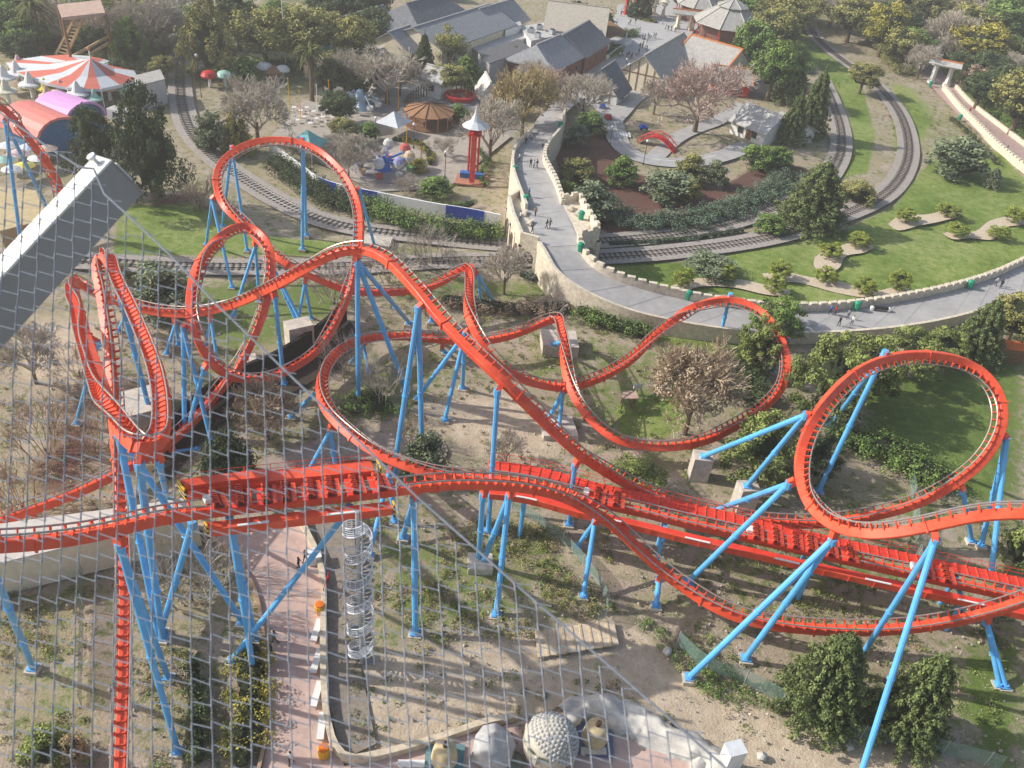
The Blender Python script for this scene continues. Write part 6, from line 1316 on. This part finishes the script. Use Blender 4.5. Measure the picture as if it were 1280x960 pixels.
def hutb(x, y, label):
    g = at(x, y); t = wthing('small_hut', label, 'hut', g); b = MB(); b.box(g+Vector((0, 0, 1.2)), (2.6, 2.6, 2.4), WOOD, rz=.5); b.build('wall', t); b = MB(); b.lathe(g, [(2.3, 2.3), (.05, 3.8)], M('brown_roof', (.33, .17, .085), .8, .2, 2), 4, .5+math.pi/4); b.build('roof', t)
hutb(343, 102, 'little brown hut between two white mushrooms')
def barrelroof(p0, p1, r, m, label, wallm):
    A, B_ = at(*p0, 2.6), at(*p1, 2.6); d = (B_-A); L_ = d.length; d.normalize(); s = Vector((-d.y, d.x, 0)); t = wthing('barrel_roofed_house', label, 'building', ((A+B_)/2).x and ((A+B_)/2))
    b = MB(); n_ = 10; vs = []; fs = []
    for k in range(n_+1):
        a = math.pi*k/n_; o_ = s*(math.cos(a)*r)+Vector((0, 0, math.sin(a)*r*.75)); i_ = s*(math.cos(a)*r*.9)+Vector((0, 0, math.sin(a)*r*.66)); vs += [A+o_, B_+o_, A+i_, B_+i_]
    for k in range(n_): fs += [(4*k, 4*k+4, 4*k+5, 4*k+1), (4*k+2, 4*k+3, 4*k+7, 4*k+6), (4*k, 4*k+2, 4*k+6, 4*k+4), (4*k+1, 4*k+5, 4*k+7, 4*k+3)]
    fs += [(0, 1, 3, 2), (4*n_, 4*n_+2, 4*n_+3, 4*n_+1)]; b.add(vs, fs, m); b.build('roof', t)
    b = MB(); c = (A+B_)/2; b.box(Vector((c.x, c.y, 1.3)), (L_*.9, r*1.7, 2.7), wallm, (d, s, Vector((0, 0, 1)))); b.build('wall', t)
    for e in (A+d*.3, B_-d*.3):
        b = MB(); b.lathe(e, [(.01, 0), (.01, 0)], wallm, 3) if False else None
    b = MB(); e = B_-d*(L_*.06); ring = [e+s*(math.cos(math.pi*k/8)*r*.9)+Vector((0, 0, math.sin(math.pi*k/8)*r*.66)) for k in range(9)]; b.poly(ring, wallm); b.build('gable', t)
BLW = M('blue_wall', (.07, .19, .36), .7, .15)
barrelroof((30, 150), (78, 172), 5.0, M('coral_roof', (.74, .23, .19), .55, .1, .8), 'house with a coral red barrel roof beside the blue columns', BLW)
barrelroof((66, 138), (108, 152), 5.0, M('pink_roof', (.72, .36, .68), .55, .06, .8), 'house with a pink barrel roof behind the coral one', BLW)
def van():
    g = at(152, 152); t = wthing('white_caravan', 'white caravan left of the tall dark evergreen', 'caravan', g); b = MB(); b.box(g+Vector((0, 0, 1.5)), (4.6, 2.2, 2.2), WHITE, rz=-.3); b.build('body', t); b = MB(); b.box(g+Vector((0, 0, 2.64)), (4.2, 1.9, .12), LG, rz=-.3); b.build('roof', t)
    for s in (-1, 1): b = MB(); p = g+Vector((1.2*s, -1.3-.3*s, .35)); b.tube([p, p+Vector((.05, .3, 0))], .35, DARK, 10); b.build('wheel', t)
    b = MB(); p = g+Vector((-.4, -1.05, 1.8)); b.box(p, (1.6, .08, .8), GLASS, rz=-.3); b.build('window', t)
van()
flatb([(168, 96), (200, 88), (206, 100), (174, 108)], 5, 'pale building with a grey roof right of the striped tent', M('pale_grey_wall', (.5, .5, .5), .8, .08), TR2)
flatb([(0, 235), (44, 240), (60, 275), (0, 290)], 3, 'low ochre walled building behind the steel beam', M('ochre_wall', (.48, .36, .17), .9, .12), M('ochre_roof', (.52, .42, .24), .9, .15))
def timber_lift():
    g = at(90, 88); t = wthing('timber_ride', 'timber ride with sloping yellow lattice beams at the top left', 'ride', g); TB = M('yellow_timber', (.42, .30, .16), .9, .2)
    for (a, c) in (((66, 76, 1), (94, 22, 12)), ((78, 80, 1), (104, 24, 12)), ((84, 74, 3), (142, 42, 8)), ((92, 80, 2), (146, 48, 7))):
        b = MB(); A, B_ = at(*a), at(*c); b.bar(A, B_, .5, .5, TB); b.build('beam', t)
    b = MB(); A0, B0, A1, B1 = at(66, 76, 1), at(94, 22, 12), at(78, 80, 1), at(104, 24, 12)
    for k in range(14): b.bar(A0.lerp(B0, k/13), A1.lerp(B1, k/13), .25, .2, TB)
    b.build('rung', t); b = MB(); P = [at(x, y, 12.5) for x, y in ((72, 8), (126, 2), (132, 18), (78, 24))]; b.prism([(p.x, p.y) for p in P], 12.2, 12.9, M('pinkish_board', (.5, .35, .28), .9, .2)); b.build('platform', t)
    for p in P: b = MB(); b.tube([Vector((p.x, p.y, 0)), p], .3, WOOD, 6); b.build('post', t)
timber_lift()
# ------------------------------------------------------------------ bottom: stone head, rocks, drums
def stone_head():
    g = at(684, 944); t = wthing('carved_statue', 'giant carved stone head with rows of curls lying by the paved court', 'statue', g); ST = M('head_stone', (.55, .50, .41), .9, .2, 2, bump=.3); CU = M('curl_stone', (.46, .45, .43), .85, .2, 3)
    c = g+Vector((0, 0, 2.0)); R = 2.35; ax0 = Vector((.55, .25, .80)).normalized()
    b = MB(); b.ball(c, R*.97, ST, 18, 1.05); b.build('face', t, None, True)
    b = MB(); u = ax0.cross(Vector((0, 1, 0))).normalized(); v = ax0.cross(u)
    for i in range(1, 10):
        th = i*.155; n_ = max(1, int(2*math.pi*math.sin(th)*R/.36))
        for j in range(n_):
            ph = 2*math.pi*j/n_; d = ax0*math.cos(th)+(u*math.cos(ph)+v*math.sin(ph))*math.sin(th); b.ball(c+d*(R*.97), .19, CU, 5)
    o = b.build('hair_curl', t); o['kind'] = 'stuff'
    b = MB(); f_ = Vector((-.45, -.80, .2)).normalized(); s = f_.cross(Vector((0, 0, 1))).normalized(); q = c+f_*R*.96
    b.tube([q+Vector((0, 0, .5)), q+f_*.25+Vector((0, 0, -.2))], .16, ST, 7, r2=.28); b.build('nose', t)
    for sd in (-1, 1): b = MB(); b.tube([q+s*(sd*.35)+Vector((0, 0, .5)), q+s*(sd*.95)-f_*.15+Vector((0, 0, .52))], .10, M('dark_green_stain', (.09, .12, .07), .9, .2), 6); b.build('eyelid', t)
    b = MB(); b.tube([q+s*.45-f_*.05-Vector((0, 0, .75)), q+f_*.06-Vector((0, 0, .7)), q-s*.45-f_*.05-Vector((0, 0, .75))], .11, ST, 6); b.build('mouth', t)
    for sd in (-1, 1): b = MB(); b.lathe(c+s*(sd*R*.97)-Vector((0, 0, .3)), [(.05, -.8), (.3, -.5), (.32, .5), (.05, .8)], ST, 8, sx=.5); b.build('ear', t)
stone_head()
def rock(x, y, r, m, label, sz=.7, name='boulder'):
    g = at(x, y); rng = random.Random(int(x)); b = MB(); n_ = 9; vs = []; fs = []
    for i in range(n_+1):
        for j in range(12):
            th = math.pi*i/n_; ph = 2*math.pi*j/12; q = r*(.82+.36*mnoise.noise(Vector((x+math.cos(ph)*math.sin(th)*1.6, y+math.sin(ph)*math.sin(th)*1.6, math.cos(th)*1.6)))); vs.append(g+Vector((math.sin(th)*math.cos(ph)*q, math.sin(th)*math.sin(ph)*q, r*sz*.4+math.cos(th)*q*sz)))
    for i in range(n_):
        for j in range(12): fs.append((i*12+j, i*12+(j+1) % 12, (i+1)*12+(j+1) % 12, (i+1)*12+j))
    b.add(vs, fs, m); o = b.build(name, None, None, True); return tag(o, label, 'rock')
PALER = M('pale_rock', (.56, .53, .48), .9, .2, 1.4, bump=.5); GRR = M('grey_rock', (.46, .45, .44), .9, .2, 1.4, bump=.4)
rock(616, 942, 2.3, GRR, 'smooth grey boulder left of the giant stone head', .8); rock(640, 954, 1.2, M('mossy_rock', (.16, .17, .13), .95, .25, 1.5), 'dark mossy boulder in front of the giant stone head', .6)
def rim():
    P = smooth(catmull([at(*p) for p in [(704, 902), (722, 893), (742, 890), (765, 893), (788, 902), (812, 917), (836, 928), (862, 938), (884, 952), (900, 972), (908, 990)]], .5), 4); t = wthing('rocky_rim', 'pale lumpy rock rim curving round the paved court to the white slab', 'wall', P[len(P)//2]); b = MB(); vs = []; fs = []; n_ = 12
    for i, p in enumerate(P):
        d = (P[min(i+1, len(P)-1)]-P[max(i-1, 0)]).normalized(); s = Vector((-d.y, d.x, 0))
        for k in range(n_+1):
            a = math.pi*k/n_; q = 1+.55*mnoise.noise(Vector((p.x*.55+k*.12, p.y*.55, k*.25)))+.25*mnoise.noise(Vector((p.x*1.7, p.y*1.7, k*.6))); vs.append(p+s*(math.cos(a)*1.5*q)+Vector((0, 0, math.sin(a)*1.5*q-.05)))
    for i in range(len(P)-1):
        for k in range(n_): fs.append((i*(n_+1)+k, i*(n_+1)+k+1, (i+1)*(n_+1)+k+1, (i+1)*(n_+1)+k))
    b.add(vs, fs, PALER); b.build('rock_body', t, None, True)
rim()
for x, y, r, l in [(795, 916, 1.0, 'rounded pale boulder leaning on the middle of the rocky rim'), (872, 956, 1.1, 'rounded pale boulder beside the white slab')]: rock(x, y, r, PALER, l, .75)
def drum(x, y, label):
    g = at(x, y); t = wthing('stone_drum', label, 'drum', g); DR = M('tan_drum', (.56, .45, .27), .85, .15, 2); b = MB(); b.lathe(g, [(1.1, .35), (1.15, .6), (.95, 2.1), (.7, 2.35), (.001, 2.4)], DR, 14); b.build('drum_body', t, None, True); b = MB(); b.tube([g+Vector((0, 0, 2.3)), g+Vector((.1, 0, 2.9))], .22, M('dark_brown', (.09, .05, .03), .8), 7); b.build('knob', t); b = MB(); b.box(g+Vector((0, 0, .18)), (3.2, 3.0, .36), M('blue_grey_mat', (.12, .16, .26), .8, .1) if x > 700 else M('teal_base', (.12, .24, .26), .8, .15)); b.build('plinth', t)
drum(555, 952, 'tan stone drum on a teal plinth at the bottom left of the court'); drum(742, 926, 'tan stone drum on a blue plinth at the right of the court')
for x, y, l in [(514, 958, 'white bench slab left of the left drum'), (741, 942, 'grey bench slab in front of the right drum')]: bench(x, y, 0, .1, l, 2.2, WHITE if x < 600 else STONE)
b = MB(); g = at(908, 962); b.box(g+Vector((0, 0, 1.6)), (1.5, 1.2, 3.4), WHITE, rz=.35); b.box(g+Vector((0, 0, 3.35)), (1.6, 1.3, .12), CANV, rz=.35); o = b.build('white_slab'); tag(o, 'upright white slab at the end of the rocky rim', 'slab')
for x, y, l in [(952, 946, 'small pale rock on the sand right of the white slab'), (1032, 872, 'white stone lying on the sand'), (1052, 922, 'pale stone beside the long netting fence'), (834, 815, 'pale stone under the green weeds'), (1060, 934, 'white stone at the foot of the longest pale blue leg')]: rock(x, y, .55, PALER, l, .6, 'stone')
# pipe lying on the grass
b = MB(); A = at(262, 594, .6); B_ = at(282, 583, 2.0); b.bar(A, B_, .5, .25, GALV); b.tube([Vector((B_.x, B_.y, 0)), B_], .08, GALV, 5); o = b.build('leaning_beam'); tag(o, 'short grey beam sticking up behind the red box beam', 'beam')
# orange vehicle strip at the right edge
flatb([(1240, 424), (1285, 430), (1285, 440), (1240, 434)], 2.2, 'low orange roofed shelter at the right edge below the road', WOOD, M('orange_roof', (.66, .17, .05), .6, .12))
for x, y, ty, wp, mt, kd, l in [(436, 222, 176, 44, L_BARE, 'bare', 'grey leafless tree at the left end of the fairground above the wall'), (544, 246, 218, 46, L_GRN, 'bush', 'green bush beside the terracotta slide platform'), (512, 240, 216, 40, L_BARE, 'bare', 'small leafless tree in front of the balloon ride'), (430, 176, 146, 36, L_OLV, 'round', 'small olive tree right of the teal tent'), (462, 176, 150, 30, L_GRN, 'bush', 'dark bush left of the white pyramid tent'), (556, 196, 168, 30, L_BARE, 'bare', 'thin leafless tree left of the red slide tower'), (522, 214, 196, 26, L_YEL, 'bush', 'square yellow bush in front of the yellow hedge'), (420, 196, 168, 40, L_BARE, 'bare', 'grey leafless tree in front of the octopus ride'), (640, 232, 206, 40, L_BARE, 'thicket', 'dry brush against the smooth bridge parapet'), (572, 150, 128, 30, L_GRN, 'bush', 'green bush under the dark picket fence')]: T('bare_tree' if kd == 'bare' else ('shrub' if kd == 'bush' else ('thicket' if kd == 'thicket' else 'olive_tree')), kd, mt, (x, y), (x, ty), wp, l)
for k, (x, y, c_) in enumerate([(14, 196, 'white'), (26, 206, 'pink'), (40, 198, 'blue'), (10, 214, 'mint'), (52, 212, 'white'), (34, 222, 'yellow'), (62, 200, 'peach'), (20, 226, 'white')]):
    g = at(x, y); t = wthing('parasol', ['white parasol nearest the ochre building at the far left', 'pink parasol below the coral roofed house', 'pale blue parasol below the coral roofed house', 'mint parasol at the far left edge', 'white parasol beside the blue barrel house', 'yellow parasol above the ochre building', 'peach parasol beside the dark evergreen at the left', 'white parasol just above the ochre building'][k], 'parasol', g); b = MB(); b.tube([g, g+Vector((0, 0, 2.6))], .05, GALV, 6); b.build('pole', t); b = MB(); b.lathe(g, [(1.9, 2.2), (1.0, 2.6), (.01, 2.9)], PAST[c_], 10); b.build('canopy', t)
# more trees that fill the far edge of the park
rngT = random.Random(21)
FT = [(8, 30), (32, 20), (70, -4), (112, 70), (140, 20), (150, 100), (210, 30), (205, 95), (236, 50), (350, 46), (452, 30), (420, 60), (446, 120), (425, 150), (665, 118), (500, 112), (470, 60), (948, 20), (980, 16), (1010, -6), (1045, 2), (1085, 4), (1115, 20), (1160, 30), (1190, 18), (1228, 70), (1280, 60), (1255, 100), (1240, 130), (1282, 150), (1146, 92), (1132, 76), (1186, 78), (1206, 40), (1222, 8), (1248, -6), (1288, 8), (1288, 44), (1252, 120), (1228, 118), (1292, 160), (1082, 50), (1046, 34), (1020, 8), (978, 44), (960, 66), (60, 40), (84, 50), (30, 76), (110, -6), (1110, -6), (1270, -8), (1210, -4), (560, 112), (1200, 62), (1168, 55), (1110, 52), (1120, 78), (1192, 88), (1226, 100), (1248, 80), (1268, 118), (1240, 36), (1262, 20), (1218, 130), (1290, 130), (1100, 36), (1078, 28), (1036, 28), (20, 52), (36, 60), (118, 40), (132, 60), (148, 56), (176, 44), (192, 56), (208, 62), (100, 10), (424, 100), (404, 106), (434, 110), (470, 104), (636, 136), ]
TL_ = ['dark leafy tree filling the far edge of the park', 'pale leafy tree filling the far edge of the park', 'grey leafless tree filling the far edge of the park']
for k, (x, y) in enumerate(FT):
    q = rngT.random(); mt, kd, ki = (L_DK, 'round', 0) if q < .35 else ((L_GRN, 'round', 0) if q < .55 else ((L_OLV, 'olive', 1) if q < .75 else (L_BARE, 'bare', 2)))
    w_ = rngT.uniform(46, 72)*(1 if y < 80 else .72); T('bare_tree' if ki == 2 else 'leafy_tree', kd, mt, (x, y+6), (x, y-w_*rngT.uniform(.8, 1.0)), w_, TL_[ki], group='trees along the far edge of the park')

# the haze itself: one wide body of air
b = MB(); b.box((60, 700, 30), (3600, 2600, 76), hz_); hz_o = b.build('haze'); tag(hz_o, 'thin milky haze in the air over the whole park', 'haze', kind='stuff')
